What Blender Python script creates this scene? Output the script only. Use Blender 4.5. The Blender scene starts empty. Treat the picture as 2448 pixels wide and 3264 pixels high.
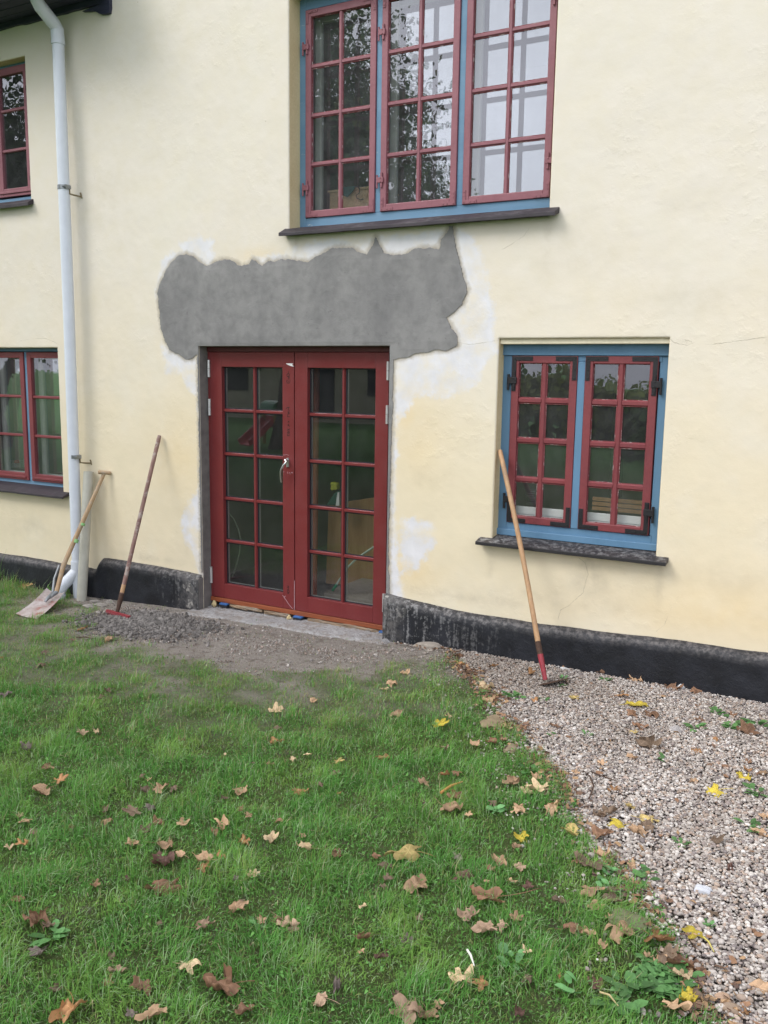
import bpy, math, random
import numpy as np
from mathutils import Vector, Matrix
from mathutils.geometry import delaunay_2d_cdt
rnd = random.Random(7); rs = np.random.RandomState(11)
S = bpy.context.scene; COL = S.collection
R = math.radians

# ------------------------------------------------------------------ camera
F_PX, YAW, PIT, ROL = 2816.9, .50827231, .15579616, .01455114
CAM = np.array([0., -5.46359, 1.97417])
def cam_basis():
    cy, sy = math.cos(YAW), math.sin(YAW)
    f = np.array([-sy*math.cos(PIT), cy*math.cos(PIT), -math.sin(PIT)])
    r = np.array([cy, sy, 0.]); u = np.cross(r, f)
    return r*math.cos(ROL)+u*math.sin(ROL), -r*math.sin(ROL)+u*math.cos(ROL), f
CR, CU, CF = cam_basis()
cd = bpy.data.cameras.new('camera'); cam = bpy.data.objects.new('camera', cd); COL.objects.link(cam)
cd.sensor_fit = 'VERTICAL'; cd.sensor_height = 36.; cd.lens = F_PX/3264*36; cd.clip_start = .05; cd.clip_end = 2000
cam.matrix_world = Matrix(((CR[0], CU[0], -CF[0], CAM[0]), (CR[1], CU[1], -CF[1], CAM[1]), (CR[2], CU[2], -CF[2], CAM[2]), (0, 0, 0, 1)))
S.camera = cam
S.view_settings.view_transform = 'Standard'; S.view_settings.look = 'None'
S.view_settings.exposure = 0.70; S.view_settings.gamma = 1

# ------------------------------------------------------------------ sky and sun
SUN_DIR = Vector((-.50, -.58, .74)).normalized()
world = bpy.data.worlds.new('World'); S.world = world; world.use_nodes = True
wt = world.node_tree; wt.nodes.clear()
wo = wt.nodes.new('ShaderNodeOutputWorld'); bg = wt.nodes.new('ShaderNodeBackground')
sky = wt.nodes.new('ShaderNodeTexSky'); sky.sky_type = 'NISHITA'; sky.sun_disc = False
sky.sun_elevation = math.asin(SUN_DIR.z); sky.sun_rotation = math.atan2(SUN_DIR.x, SUN_DIR.y)
sky.air_density = 1.; sky.dust_density = 3.5
hs = wt.nodes.new('ShaderNodeHueSaturation'); hs.inputs['Saturation'].default_value = .20
mixc = wt.nodes.new('ShaderNodeMix'); mixc.data_type = 'RGBA'; mixc.inputs[0].default_value = .62
mixc.inputs[7].default_value = (8.2, 8.45, 9.3, 1)
tc = wt.nodes.new('ShaderNodeTexCoord'); mp = wt.nodes.new('ShaderNodeMapping'); mp.inputs['Scale'].default_value = (1, 1, 2.6)
nz = wt.nodes.new('ShaderNodeTexNoise'); nz.inputs['Scale'].default_value = 2.2; nz.inputs['Detail'].default_value = 5
mr = wt.nodes.new('ShaderNodeMapRange'); mr.inputs[1].default_value = .3; mr.inputs[2].default_value = .7; mr.inputs[3].default_value = .80; mr.inputs[4].default_value = 1.15
mul = wt.nodes.new('ShaderNodeMix'); mul.data_type = 'RGBA'; mul.blend_type = 'MULTIPLY'; mul.inputs[0].default_value = 1
L = wt.links.new
L(sky.outputs[0], hs.inputs['Color']); L(hs.outputs[0], mixc.inputs[6]); L(tc.outputs['Generated'], mp.inputs[0]); L(mp.outputs[0], nz.inputs['Vector'])
L(nz.outputs['Fac'], mr.inputs[0]); L(mixc.outputs[2], mul.inputs[6]); L(mr.outputs[0], mul.inputs[7]); L(mul.outputs[2], bg.inputs[0])
bg.inputs[1].default_value = .15; L(bg.outputs[0], wo.inputs[0])
sd = bpy.data.lights.new('sun', 'SUN'); sun = bpy.data.objects.new('sun', sd); COL.objects.link(sun)
sd.energy = 1.0; sd.angle = R(24); sd.color = (1, .955, .88)
sun.rotation_euler = (-SUN_DIR).to_track_quat('-Z', 'Y').to_euler(); sun.location = (-6, -8, 9)

# ------------------------------------------------------------------ helpers
def ray(px, py):
    d = CF*F_PX+CR*(px-1224)-CU*(py-1632); return d/np.linalg.norm(d)
def W(px, py, y=0.):            # where the sight line meets an upright plane of the house front
    d = ray(px, py); t = (y-CAM[1])/d[1]; q = CAM+t*d; return (q[0], q[2])
GX = [-60, -9, -7, -6, -5, -4.7, -3, -2.4, -1, 3, 60]; GZ = [-.10, -.08, -.06, -.03, .015, .025, .055, .085, .09, .09, .2]
def gz(x, y):
    x = np.asarray(x, float); y = np.asarray(y, float)
    z = np.interp(x, GX, GZ)+.02*np.clip(-y, 0, 12)
    z = z+.012*np.sin(x*2.1+y*1.3)*np.clip(-y-.8, 0, 1)+.008*np.sin(x*5.3-y*3.7+1)*np.clip(-y-.6, 0, 1)
    h = np.exp(-(((x+4.72)/.36)**2+((y+.58)/.20)**2)*1.2)*.085+np.exp(-(((x+3.75)/.65)**2+((y+.58)/.22)**2)*1.2)*.03
    return z+h
def G(px, py):                  # where the sight line meets the ground
    d = ray(px, py); z = .06
    for _ in range(8):
        t = (z-CAM[2])/d[2]; q = CAM+t*d; z = .5*z+.5*float(gz(q[0], q[1]))
    return (float(q[0]), float(q[1]), float(gz(q[0], q[1])))
def zoom(ox, oy, s): return lambda x, y: (ox+x*s, oy+y*s)
Q1 = zoom(0, 1800, 1224/1659); Q2 = zoom(1224, 1800, 1224/1659); Q3 = zoom(0, 2500, 1224/1659); Q4 = zoom(1224, 2500, 1224/1659)
Z3 = zoom(450, 700, 1170/1659); DP = zoom(0, 0, 2448/1659)

class MB:
    def __init__(s): s.v = []; s.f = []
    def add(s, v, f):
        n = len(s.v); s.v += [tuple(p) for p in v]; s.f += [tuple(i+n for i in q) for q in f]; return s
    def box(s, x0, x1, y0, y1, z0, z1):
        return s.add([(x0,y0,z0),(x1,y0,z0),(x1,y1,z0),(x0,y1,z0),(x0,y0,z1),(x1,y0,z1),(x1,y1,z1),(x0,y1,z1)],
                     [(0,3,2,1),(4,5,6,7),(0,1,5,4),(1,2,6,5),(2,3,7,6),(3,0,4,7)])
    def obox(s, c, ax, ay, az, sx, sy, sz):
        c, ax, ay, az = map(Vector, (c, ax, ay, az)); vs = []
        for k in (-1, 1):
            for i, j in ((-1,-1),(1,-1),(1,1),(-1,1)): vs.append(c+ax*sx*i/2+ay*sy*j/2+az*sz*k/2)
        return s.add(vs, [(0,3,2,1),(4,5,6,7),(0,1,5,4),(1,2,6,5),(2,3,7,6),(3,0,4,7)])
    def tube(s, pts, rad, n=16, cap=True):
        pts = [Vector(p) for p in pts]
        if not hasattr(rad, '__len__'): rad = [rad]*len(pts)
        T = []
        for i in range(len(pts)):
            t = (pts[min(i+1, len(pts)-1)]-pts[max(i-1, 0)]); T.append(t.normalized())
        a = T[0].orthogonal().normalized(); vs = []; 
        for i, p in enumerate(pts):
            a = (a-T[i]*a.dot(T[i])).normalized(); b = T[i].cross(a)
            for k in range(n):
                w = 2*math.pi*k/n; vs.append(p+(a*math.cos(w)+b*math.sin(w))*rad[i])
        fs = [(i*n+k, i*n+(k+1)%n, (i+1)*n+(k+1)%n, (i+1)*n+k) for i in range(len(pts)-1) for k in range(n)]
        if cap: fs += [tuple(range(n-1, -1, -1)), tuple((len(pts)-1)*n+k for k in range(n))]
        return s.add(vs, fs)
    def prism(s, poly, a, b, f):     # polygon in 2D extruded from a to b, f(u,v,w)->xyz
        n = len(poly); vs = [f(u, v, a) for u, v in poly]+[f(u, v, b) for u, v in poly]
        return s.add(vs, [tuple(range(n)), tuple(range(2*n-1, n-1, -1))]+[(i, i+n, (i+1)%n+n, (i+1)%n) for i in range(n)])
    def build(s, name, mat, parent=None, bevel=0, smooth=False, seg=2):
        off = Vector((0, 0, 0)); p = parent
        while p is not None: off += Vector(p.location); p = p.parent
        me = bpy.data.meshes.new(name); me.from_pydata([Vector(v)-off for v in s.v], [], s.f); me.update()
        return link(name, me, mat, parent, bevel, smooth, seg)
def link(name, me, mat, parent=None, bevel=0, smooth=False, seg=2):
    import bmesh
    if len(me.polygons) < 60000:
        bm = bmesh.new(); bm.from_mesh(me); bmesh.ops.recalc_face_normals(bm, faces=bm.faces); bm.to_mesh(me); bm.free()
    o = bpy.data.objects.new(name, me); COL.objects.link(o)
    if mat: me.materials.append(mat)
    if parent: o.parent = parent
    if bevel:
        m = o.modifiers.new('bevel', 'BEVEL'); m.width = bevel; m.segments = seg; m.limit_method = 'ANGLE'; m.angle_limit = R(40)
    if smooth:
        me.polygons.foreach_set('use_smooth', [True]*len(me.polygons)); me.set_sharp_from_angle(angle=R(38))
    return o
def npmesh(name, V, F, mat, attrs=None, cols=None, smooth=True, parent=None):
    """V (n,3) float, F (m,k) int; attrs dict float per vertex; cols (n,3)"""
    me = bpy.data.meshes.new(name); n = len(V); m, k = F.shape
    off = np.zeros(3); p = parent
    while p is not None: off = off+np.array(p.location); p = p.parent
    me.vertices.add(n); me.vertices.foreach_set('co', np.ascontiguousarray(V-off, dtype=np.float32).ravel())
    me.loops.add(m*k); me.loops.foreach_set('vertex_index', np.ascontiguousarray(F, dtype=np.int32).ravel())
    me.polygons.add(m); me.polygons.foreach_set('loop_start', np.arange(0, m*k, k, dtype=np.int32))
    me.polygons.foreach_set('loop_total', np.full(m, k, dtype=np.int32))
    me.polygons.foreach_set('use_smooth', np.full(m, smooth))
    me.update(calc_edges=True)
    for a, d in (attrs or {}).items():
        at = me.attributes.new(a, 'FLOAT', 'POINT'); at.data.foreach_set('value', np.asarray(d, np.float32).ravel())
    if cols is not None:
        at = me.attributes.new('tint', 'FLOAT_COLOR', 'POINT')
        at.data.foreach_set('color', np.concatenate([cols, np.ones((n, 1))], 1).astype(np.float32).ravel())
    if mat: me.materials.append(mat)
    o = bpy.data.objects.new(name, me); COL.objects.link(o)
    if parent: o.parent = parent
    return o
def tag(o, label=None, cat=None, group=None, kind=None):
    if label: o['label'] = label
    if cat: o['category'] = cat
    if group: o['group'] = group
    if kind: o['kind'] = kind
    return o
def thing(name, label, cat, loc=(0, 0, 0), group=None):
    o = bpy.data.objects.new(name, None); o.empty_display_size = .1; COL.objects.link(o); o.location = loc
    return tag(o, label, cat, group)

# ------------------------------------------------------------------ materials
class M:
    """small node-graph wrapper"""
    def __init__(s, name, rough=.6, metal=0, spec=.5):
        s.m = bpy.data.materials.new(name); s.m.use_nodes = True; s.t = s.m.node_tree
        s.b = s.t.nodes['Principled BSDF']; s.b.inputs['Roughness'].default_value = rough; s.b.inputs['Metallic'].default_value = metal
        s.b.inputs['Specular IOR Level'].default_value = spec
        s.tc = s.t.nodes.new('ShaderNodeTexCoord').outputs['Object']; s.h = None
    def n(s, k, **kw):
        q = s.t.nodes.new(k)
        for a, v in kw.items(): setattr(q, a, v)
        return q
    def lk(s, a, b): s.t.links.new(a, b)
    def noise(s, sc, det=4, rough=.55, vec=None, stretch=None, dist=0):
        q = s.n('ShaderNodeTexNoise'); q.inputs['Scale'].default_value = sc; q.inputs['Detail'].default_value = det; q.inputs['Roughness'].default_value = rough
        q.inputs['Distortion'].default_value = dist
        v = vec or s.tc
        if stretch:
            p = s.n('ShaderNodeMapping'); p.inputs['Scale'].default_value = stretch; s.lk(v, p.inputs[0]); v = p.outputs[0]
        s.lk(v, q.inputs['Vector']); return q.outputs['Fac']
    def rng(s, v, a, b, c=0., d=1., smooth=False):
        q = s.n('ShaderNodeMapRange'); q.clamp = True
        if smooth: q.interpolation_type = 'SMOOTHSTEP'
        s.lk(v, q.inputs[0])
        for i, x in enumerate((a, b, c, d)): q.inputs[i+1].default_value = x
        return q.outputs[0]
    def math(s, op, a, b=0.):
        q = s.n('ShaderNodeMath', operation=op)
        for i, x in enumerate((a, b)):
            if isinstance(x, (int, float)): q.inputs[i].default_value = x
            else: s.lk(x, q.inputs[i])
        return q.outputs[0]
    def mix(s, f, a, b, mode='MIX'):
        q = s.n('ShaderNodeMix', data_type='RGBA', blend_type=mode)
        if isinstance(f, (int, float)): q.inputs[0].default_value = f
        else: s.lk(f, q.inputs[0])
        for i, x in ((6, a), (7, b)):
            if isinstance(x, (tuple, list)): q.inputs[i].default_value = (*x[:3], 1)
            else: s.lk(x, q.inputs[i])
        return q.outputs[2]
    def attr(s, nm, col=False):
        q = s.n('ShaderNodeAttribute', attribute_name=nm); return q.outputs['Color' if col else 'Fac']
    def xyz(s):
        q = s.n('ShaderNodeSeparateXYZ'); s.lk(s.tc, q.inputs[0]); return q.outputs
    def col(s, c):
        if isinstance(c, tuple): s.b.inputs['Base Color'].default_value = (*c, 1)
        else: s.lk(c, s.b.inputs['Base Color'])
        return s
    def bump(s, h, strength=.5, dist=.01):
        q = s.n('ShaderNodeBump'); q.inputs['Strength'].default_value = strength; q.inputs['Distance'].default_value = dist
        s.lk(h, q.inputs['Height'])
        if s.h is not None: s.lk(s.h, q.inputs['Normal'])
        s.h = q.outputs[0]; s.lk(s.h, s.b.inputs['Normal']); return s
    def rough(s, v): s.lk(v, s.b.inputs['Roughness']); return s

def paint(name, c, c2=None, wear=None, rough=.45, grain=(1, 1, 1), bump=.25, wearlo=.66):
    m = M(name, rough); c2 = c2 or tuple(x*.8 for x in c)
    k = m.mix(m.rng(m.noise(5, 5, stretch=grain), .35, .65), c, c2)
    k = m.mix(m.rng(m.noise(60, 3, stretch=grain), .4, .75, 0, .35), k, tuple(min(1, x*1.25+.002) for x in c))
    if wear: k = m.mix(m.rng(m.noise(38, 6, .7, stretch=grain), wearlo, wearlo+.05, 0, .85), k, wear)
    m.col(k); m.bump(m.noise(70, 4, stretch=grain), bump, .002); m.rough(m.rng(m.noise(12), .3, .7, rough-.08, rough+.12)); return m.m

# plaster wall
PY = (.715, .630, .465); PY2 = (.69, .64, .565)
def make_plaster():
    m = M('yellow_limewash', .9, spec=.25); x, y, z = m.xyz()
    n1 = m.noise(1.3, 5, .6); n2 = m.noise(6, 6, .6); n3 = m.noise(45, 4, .6)
    hgt = m.rng(m.math('ADD', z, m.math('MULTIPLY', m.math('SUBTRACT', n1, .5), 2.2)), .8, 3.2, 0, 1, True)
    k = m.mix(hgt, PY, PY2)
    k = m.mix(m.rng(n2, .40, .72, 0, .35), k, (.655, .59, .44))
    k = m.mix(m.rng(n1, .5, .75, 0, .5), k, (.70, .665, .565))
    k = m.mix(m.math('MULTIPLY', m.attr('warm'), m.rng(n2, .3, .6, .5, 1)), k, (.72, .56, .31))
    k = m.mix(m.math('MULTIPLY', m.attr('grime'), m.rng(n2, .38, .62, .1, 1)), k, (.38, .33, .25))
    # white filler round the repair
    e = m.math('ADD', m.attr('white'), m.math('MULTIPLY', m.math('SUBTRACT', m.noise(14, 6, .65), .5), .16))
    wm = m.rng(e, .030, -.020, 0, 1, True)
    wcol = m.mix(m.rng(m.noise(9, 5), .35, .7), (.70, .695, .72), (.62, .615, .635))
    k = m.mix(m.math('MULTIPLY', wm, m.rng(m.noise(5, 5, .6), .36, .55, .25, 1)), k, wcol)
    # damp rim of the cement
    rim = m.math('ADD', m.attr('cement'), m.math('MULTIPLY', m.math('SUBTRACT', m.noise(26, 5, .65), .5), .05))
    k = m.mix(m.rng(rim, .034, .0, 0, .85), k, (.36, .315, .25))
    # cracks, chips
    cr = m.math('ADD', m.attr('crack'), m.math('MULTIPLY', m.math('SUBTRACT', m.noise(55, 3), .5), .010))
    ca = m.math('ABSOLUTE', cr)
    cmk = m.math('MULTIPLY', m.rng(ca, .0022, .0007, 0, 1), m.rng(m.noise(7, 3), .42, .56, 0, .55))
    k = m.mix(cmk, k, (.25, .21, .15))
    vo = m.n('ShaderNodeTexVoronoi'); vo.inputs['Scale'].default_value = 3.1; m.lk(m.tc, vo.inputs['Vector'])
    k = m.mix(m.rng(vo.outputs['Distance'], .022, .012, 0, .5), k, (.42, .36, .25))
    m.col(k)
    m.bump(m.math('SUBTRACT', 1., cmk), .6, .003)
    m.bump(m.noise(2.2, 3, .5), .30, .04)
    m.bump(m.math('MULTIPLY', m.rng(m.noise(15, 5, .6), .50, .80), m.rng(m.noise(1.7, 3), .45, .66)), .34, .008)
    m.bump(n3, .28, .003); m.bump(m.noise(190, 3), .25, .0012)
    return m.m
PLASTER = make_plaster()
def make_cement():
    m = M('fresh_cement', .85, spec=.3)
    k = m.mix(m.rng(m.noise(2.2, 6, .65, stretch=(1, 1, .6)), .3, .7), (.165, .163, .166), (.275, .27, .267))
    k = m.mix(m.rng(m.noise(12, 5), .45, .75, 0, .5), k, (.12, .119, .121))
    k = m.mix(m.rng(m.noise(26, 3), .70, .74, 0, .45), k, (.11, .108, .108))
    m.col(k); m.bump(m.noise(7, 5, .6, dist=1.2), .4, .012); m.bump(m.noise(120, 3), .35, .002); return m.m
CEMENT = make_cement()
def make_tar():
    m = M('black_plinth_tar', .55, spec=.4); x, y, z = m.xyz()
    base = m.mix(m.rng(m.noise(6, 5), .35, .7), (.006, .007, .010), (.017, .019, .026))
    drips = m.noise(30, 5, .7, stretch=(1, 1, .10))
    scr = m.noise(34, 6, .7)
    g = m.attr('bare')
    worn = m.math('MULTIPLY', g, m.rng(m.math('ADD', m.math('MULTIPLY', drips, .6), m.math('MULTIPLY', scr, .5)), .565, .64, 0, .9))
    k = m.mix(m.math('MULTIPLY', m.attr('ledge'), m.rng(scr, .44, .62, .1, .85)), base, (.13, .12, .12))
    k = m.mix(worn, k, (.23, .23, .235))
    k = m.mix(m.math('MULTIPLY', m.attr('stone'), m.rng(m.noise(16, 6, .7), .40, .60, .1, .95)), k, (.115, .11, .108))
    k = m.mix(m.math('MULTIPLY', m.attr('stone'), m.rng(m.noise(11, 4, .6), .62, .68, 0, .8)), k, (.36, .345, .32))
    m.col(k); m.bump(m.noise(28, 6, .65), .45, .012); m.bump(m.noise(130, 3), .4, .002); return m.m
TAR = make_tar()
BLUE = paint('blue_frame_paint', (.085, .185, .30), (.105, .215, .34), (.42, .47, .48), .55, (1, 1, .2), .4, .70)
BLUE2 = paint('blue_upper_frame_paint', (.10, .205, .32), (.145, .26, .38), (.45, .50, .52), .6, (.2, 1, 1), .5, .66)
RED = paint('red_sash_paint', (.20, .040, .046), (.165, .034, .042), (.40, .25, .24), .42, (1, 1, 1), .45, .74)
RED_UP = paint('faded_glare_red_sash_paint', (.25, .092, .115), (.21, .074, .094), (.42, .26, .28), .5, (1, 1, 1), .4, .73)  # faded paint; veiling glare is also put into this pinkish colour
REDDOOR = paint('red_door_paint', (.165, .026, .027), (.15, .023, .025), None, .36, (1, 1, 1), .08)
REDHEAD = paint('dark_red_head_rail', (.10, .020, .020), None, None, .5)
BLACKIRON = paint('black_iron', (.006, .0055, .008), (.012, .010, .014), None, .45, (1, 1, 1), .8)
SLATE = paint('dark_sill_paint', (.020, .016, .022), (.032, .024, .032), (.20, .19, .19), .6, (1, 1, 1), .7, .70)
def make_sill():
    m = M('splashed_sill', .6); a = m.noise(30, 6, .75); x, y, z = m.xyz()
    k = m.mix(m.rng(m.noise(10), .3, .7), (.020, .017, .019), (.034, .028, .029))
    k = m.mix(m.math('MULTIPLY', m.rng(a, .47, .60, 0, 1), m.rng(x, 1.95, 1.15, .25, .95)), k, (.50, .50, .50)); k = m.mix(m.rng(y, -.0715, -.0745), k, (.012, .011, .013))
    m.col(k); m.bump(a, .6, .004); return m.m
SILLSPL = make_sill()
def wood(name, a, b, sc=(1, 1, .06), rough=.6, dirt=None, f=38):
    m = M(name, rough); k = m.mix(m.rng(m.noise(f, 5, .6, stretch=sc, dist=.5), .35, .68), a, b)
    if dirt: k = m.mix(m.rng(m.noise(14, 6, .7), .50, .66, 0, .85), k, dirt)
    m.col(k); m.bump(m.noise(f*1.5, 4, stretch=sc), .35, .002); return m.m
HANDLE = wood('ash_handle_wood', (.42, .29, .17), (.31, .20, .11), dirt=(.36, .30, .23))
HOEWOOD = wood('hoe_handle_wood', (.47, .29, .155), (.35, .20, .10), dirt=(.30, .20, .13))
RAKEWOOD = wood('weathered_rake_wood', (.25, .145, .12), (.14, .070, .060), dirt=(.40, .36, .33))
SILLWOOD = wood('oiled_hardwood_sill', (.30, .085, .032), (.17, .045, .02), sc=(.08, 1, 1), rough=.45)
ROTTEN = wood('splintered_old_wood', (.30, .21, .13), (.10, .07, .045), sc=(.10, 1, 1), dirt=(.20, .17, .14), f=60)
PLY = wood('plywood', (.90, .64, .40), (.78, .50, .27), sc=(.25, 1, 1.2), f=14)
BOARD = wood('brown_board', (.42, .24, .11), (.33, .175, .075), sc=(1, 1, .12), f=20)
PVC = None
def plain(name, c, rough=.5, metal=0, var=.15, bump=.15, sc=12):
    m = M(name, rough, metal); k = m.mix(m.rng(m.noise(sc, 5), .35, .7), c, tuple(x*(1-var) for x in c)); m.col(k); m.bump(m.noise(sc*8, 3), bump, .001); return m.m
PVC = plain('grey_white_pvc', (.62, .66, .74), .38, var=.06)
PVCB = plain('beige_pvc_pipe', (.46, .455, .40), .5, var=.16)
GALV = plain('galvanised_steel', (.30, .32, .34), .4, .8, .3, .3, 30)
STEEL = plain('hinge_steel', (.60, .60, .60), .35, .5, .1)
BRUSHED = plain('satin_handle_steel', (.62, .63, .64), .28, .9, .1)
RUST = plain('rusty_iron', (.09, .05, .035), .8, .2, .5, .8, 40)
REDMET = plain('red_enamelled_iron', (.30, .030, .045), .5, 0, .4, .5, 30)
BLUEPL = plain('blue_plastic', (.05, .16, .42), .4)
BLACKPL = plain('black_plastic', (.02, .022, .03), .45)
FOAM = plain('yellow_foam', (.62, .50, .27), .9, var=.3, bump=.9)
EAVE = wood('dark_blue_eave_board', (.018, .020, .042), (.035, .038, .07), sc=(.2, 1, 1), f=30)
GREYBRK = plain('ochre_bracket', (.20, .16, .09), .7)
WHITEP = plain('white_gloss_paint', (.78, .79, .80), .4, var=.05)
INNERW = plain('inner_white_frame', (.40, .41, .39), .5, var=.1)
MARK = plain('marker_ink', (.012, .006, .008), .6)
SCRATCH = plain('bare_primer_scratch', (.48, .30, .33), .7)
def make_room():
    m = M('dim_room_wall', .9); m.col(m.mix(m.rng(m.noise(2.), .3, .7), (.34, .33, .31), (.26, .25, .235))); return m.m
ROOM = make_room()
def make_glass(name, f0, tintc, wav=.0, dust_haze=.03):
    m = bpy.data.materials.new(name); m.use_nodes = True; t = m.node_tree; t.nodes.clear(); N = t.nodes.new; l = t.links.new
    o = N('ShaderNodeOutputMaterial'); g = N('ShaderNodeNewGeometry'); d = N('ShaderNodeVectorMath'); d.operation = 'DOT_PRODUCT'
    l(g.outputs['Incoming'], d.inputs[0]); l(g.outputs['Normal'], d.inputs[1])
    a = N('ShaderNodeMath'); a.operation = 'ABSOLUTE'; l(d.outputs['Value'], a.inputs[0])
    s = N('ShaderNodeMath'); s.operation = 'SUBTRACT'; s.inputs[0].default_value = 1; l(a.outputs[0], s.inputs[1])
    p = N('ShaderNodeMath'); p.operation = 'POWER'; l(s.outputs[0], p.inputs[0]); p.inputs[1].default_value = 5
    q = N('ShaderNodeMath'); q.operation = 'MULTIPLY_ADD'; l(p.outputs[0], q.inputs[0]); q.inputs[1].default_value = 1-f0; q.inputs[2].default_value = f0
    tr = N('ShaderNodeBsdfTransparent'); tr.inputs[0].default_value = (*tintc, 1)
    gl = N('ShaderNodeBsdfGlossy'); gl.inputs['Roughness'].default_value = .004; gl.inputs[0].default_value = (.90, .92, 1., 1)
    if wav:
        tcn = N('ShaderNodeTexCoord'); nn = N('ShaderNodeTexNoise'); nn.inputs['Scale'].default_value = 7; nn.inputs['Detail'].default_value = 2
        b = N('ShaderNodeBump'); b.inputs['Strength'].default_value = wav; b.inputs['Distance'].default_value = .004
        l(tcn.outputs['Object'], nn.inputs['Vector']); l(nn.outputs['Fac'], b.inputs['Height']); l(b.outputs[0], gl.inputs['Normal'])
    mx = N('ShaderNodeMixShader'); l(q.outputs[0], mx.inputs[0]); l(tr.outputs[0], mx.inputs[1]); l(gl.outputs[0], mx.inputs[2])
    df = N('ShaderNodeBsdfDiffuse'); df.inputs[0].default_value = (.62, .64, .68, 1); m2 = N('ShaderNodeMixShader'); tcd = N('ShaderNodeTexCoord'); nd_ = N('ShaderNodeTexNoise'); nd_.inputs['Scale'].default_value = 9; nd_.inputs['Detail'].default_value = 6
    md = N('ShaderNodeMapRange'); md.inputs[1].default_value = .3; md.inputs[2].default_value = .75; md.inputs[3].default_value = dust_haze*.6; md.inputs[4].default_value = dust_haze*1.7  # diffuse haze mixed in to imitate veiling glare over the panes
    l(tcd.outputs['Object'], nd_.inputs['Vector']); l(nd_.outputs['Fac'], md.inputs[0]); l(md.outputs[0], m2.inputs[0]); l(mx.outputs[0], m2.inputs[1]); l(df.outputs[0], m2.inputs[2]); l(m2.outputs[0], o.inputs[0])
    return m
GLASS = make_glass('old_window_glass', .15, (.88, .90, .89), .12, .035)
GLASSIN = make_glass('inner_window_glass', .30, (.80, .81, .82), .06)
GLASSD = make_glass('door_glass', .11, (.76, .79, .77), .0, .013)

# ------------------------------------------------------------------ signed distance helpers
def sdf(px, pz, poly):
    P = np.array(poly, float); n = len(P); d = np.full(px.shape, 1e9); ins = np.zeros(px.shape, bool)
    for i in range(n):
        a = P[i]; b = P[(i+1) % n]; e = b-a; w0 = px-a[0]; w1 = pz-a[1]
        t = np.clip((w0*e[0]+w1*e[1])/max(e@e, 1e-12), 0, 1)
        d = np.minimum(d, (w0-e[0]*t)**2+(w1-e[1]*t)**2)
        c = ((a[1] > pz) != (b[1] > pz)) & (px < (b[0]-a[0])*(pz-a[1])/((b[1]-a[1]) or 1e-12)+a[0])
        ins ^= c
    d = np.sqrt(d); return np.where(ins, -d, d)
def sline(px, pz, line):
    P = np.array(line, float); best = np.full(px.shape, 1e9); sg = np.zeros(px.shape)
    for a, b in zip(P[:-1], P[1:]):
        e = b-a; w0 = px-a[0]; w1 = pz-a[1]; t = np.clip((w0*e[0]+w1*e[1])/(e@e), 0, 1)
        d = np.hypot(w0-e[0]*t, w1-e[1]*t); s = np.sign(e[0]*w1-e[1]*w0)
        m = d < best; best = np.where(m, d, best); sg = np.where(m, s, sg)
    return best*sg
def fbm2(x, y, sc, seed=0, octv=4):
    r = np.random.RandomState(seed); out = 0; a = 1.; tot = 0
    for o in range(octv):
        k = sc*2**o; s = 0
        for _ in range(4):
            th = r.rand()*6.28; ph = r.rand()*6.28; kk = k*(.7+.6*r.rand()); s = s+np.sin((x*math.cos(th)+y*math.sin(th))*kk*6.28+ph+1.7*np.sin((x*math.sin(th)-y*math.cos(th))*kk*3.1+ph*2))
        out = out+a*s/4; tot += a; a *= .5
    return out/tot

# ================================================================== THE HOUSE
HX, HY = -3.9, 0.
house = thing('farmhouse', 'pale yellow limewashed farmhouse with black plinth, red doors and blue framed windows', 'house', (HX, HY, 0))
OPEN = {   # x0, x1, z0, z1
 'door': (-4.737, -3.017, .02, 2.162), 'low_right': (-2.208, -1.130, .860, 2.206), 'up_mid': (-3.866, -1.905, 2.955, 4.585),
 'low_left': (-7.42, -6.344, .855, 2.153), 'up_left': (-7.72, -6.594, 3.385, 4.585)}
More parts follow.
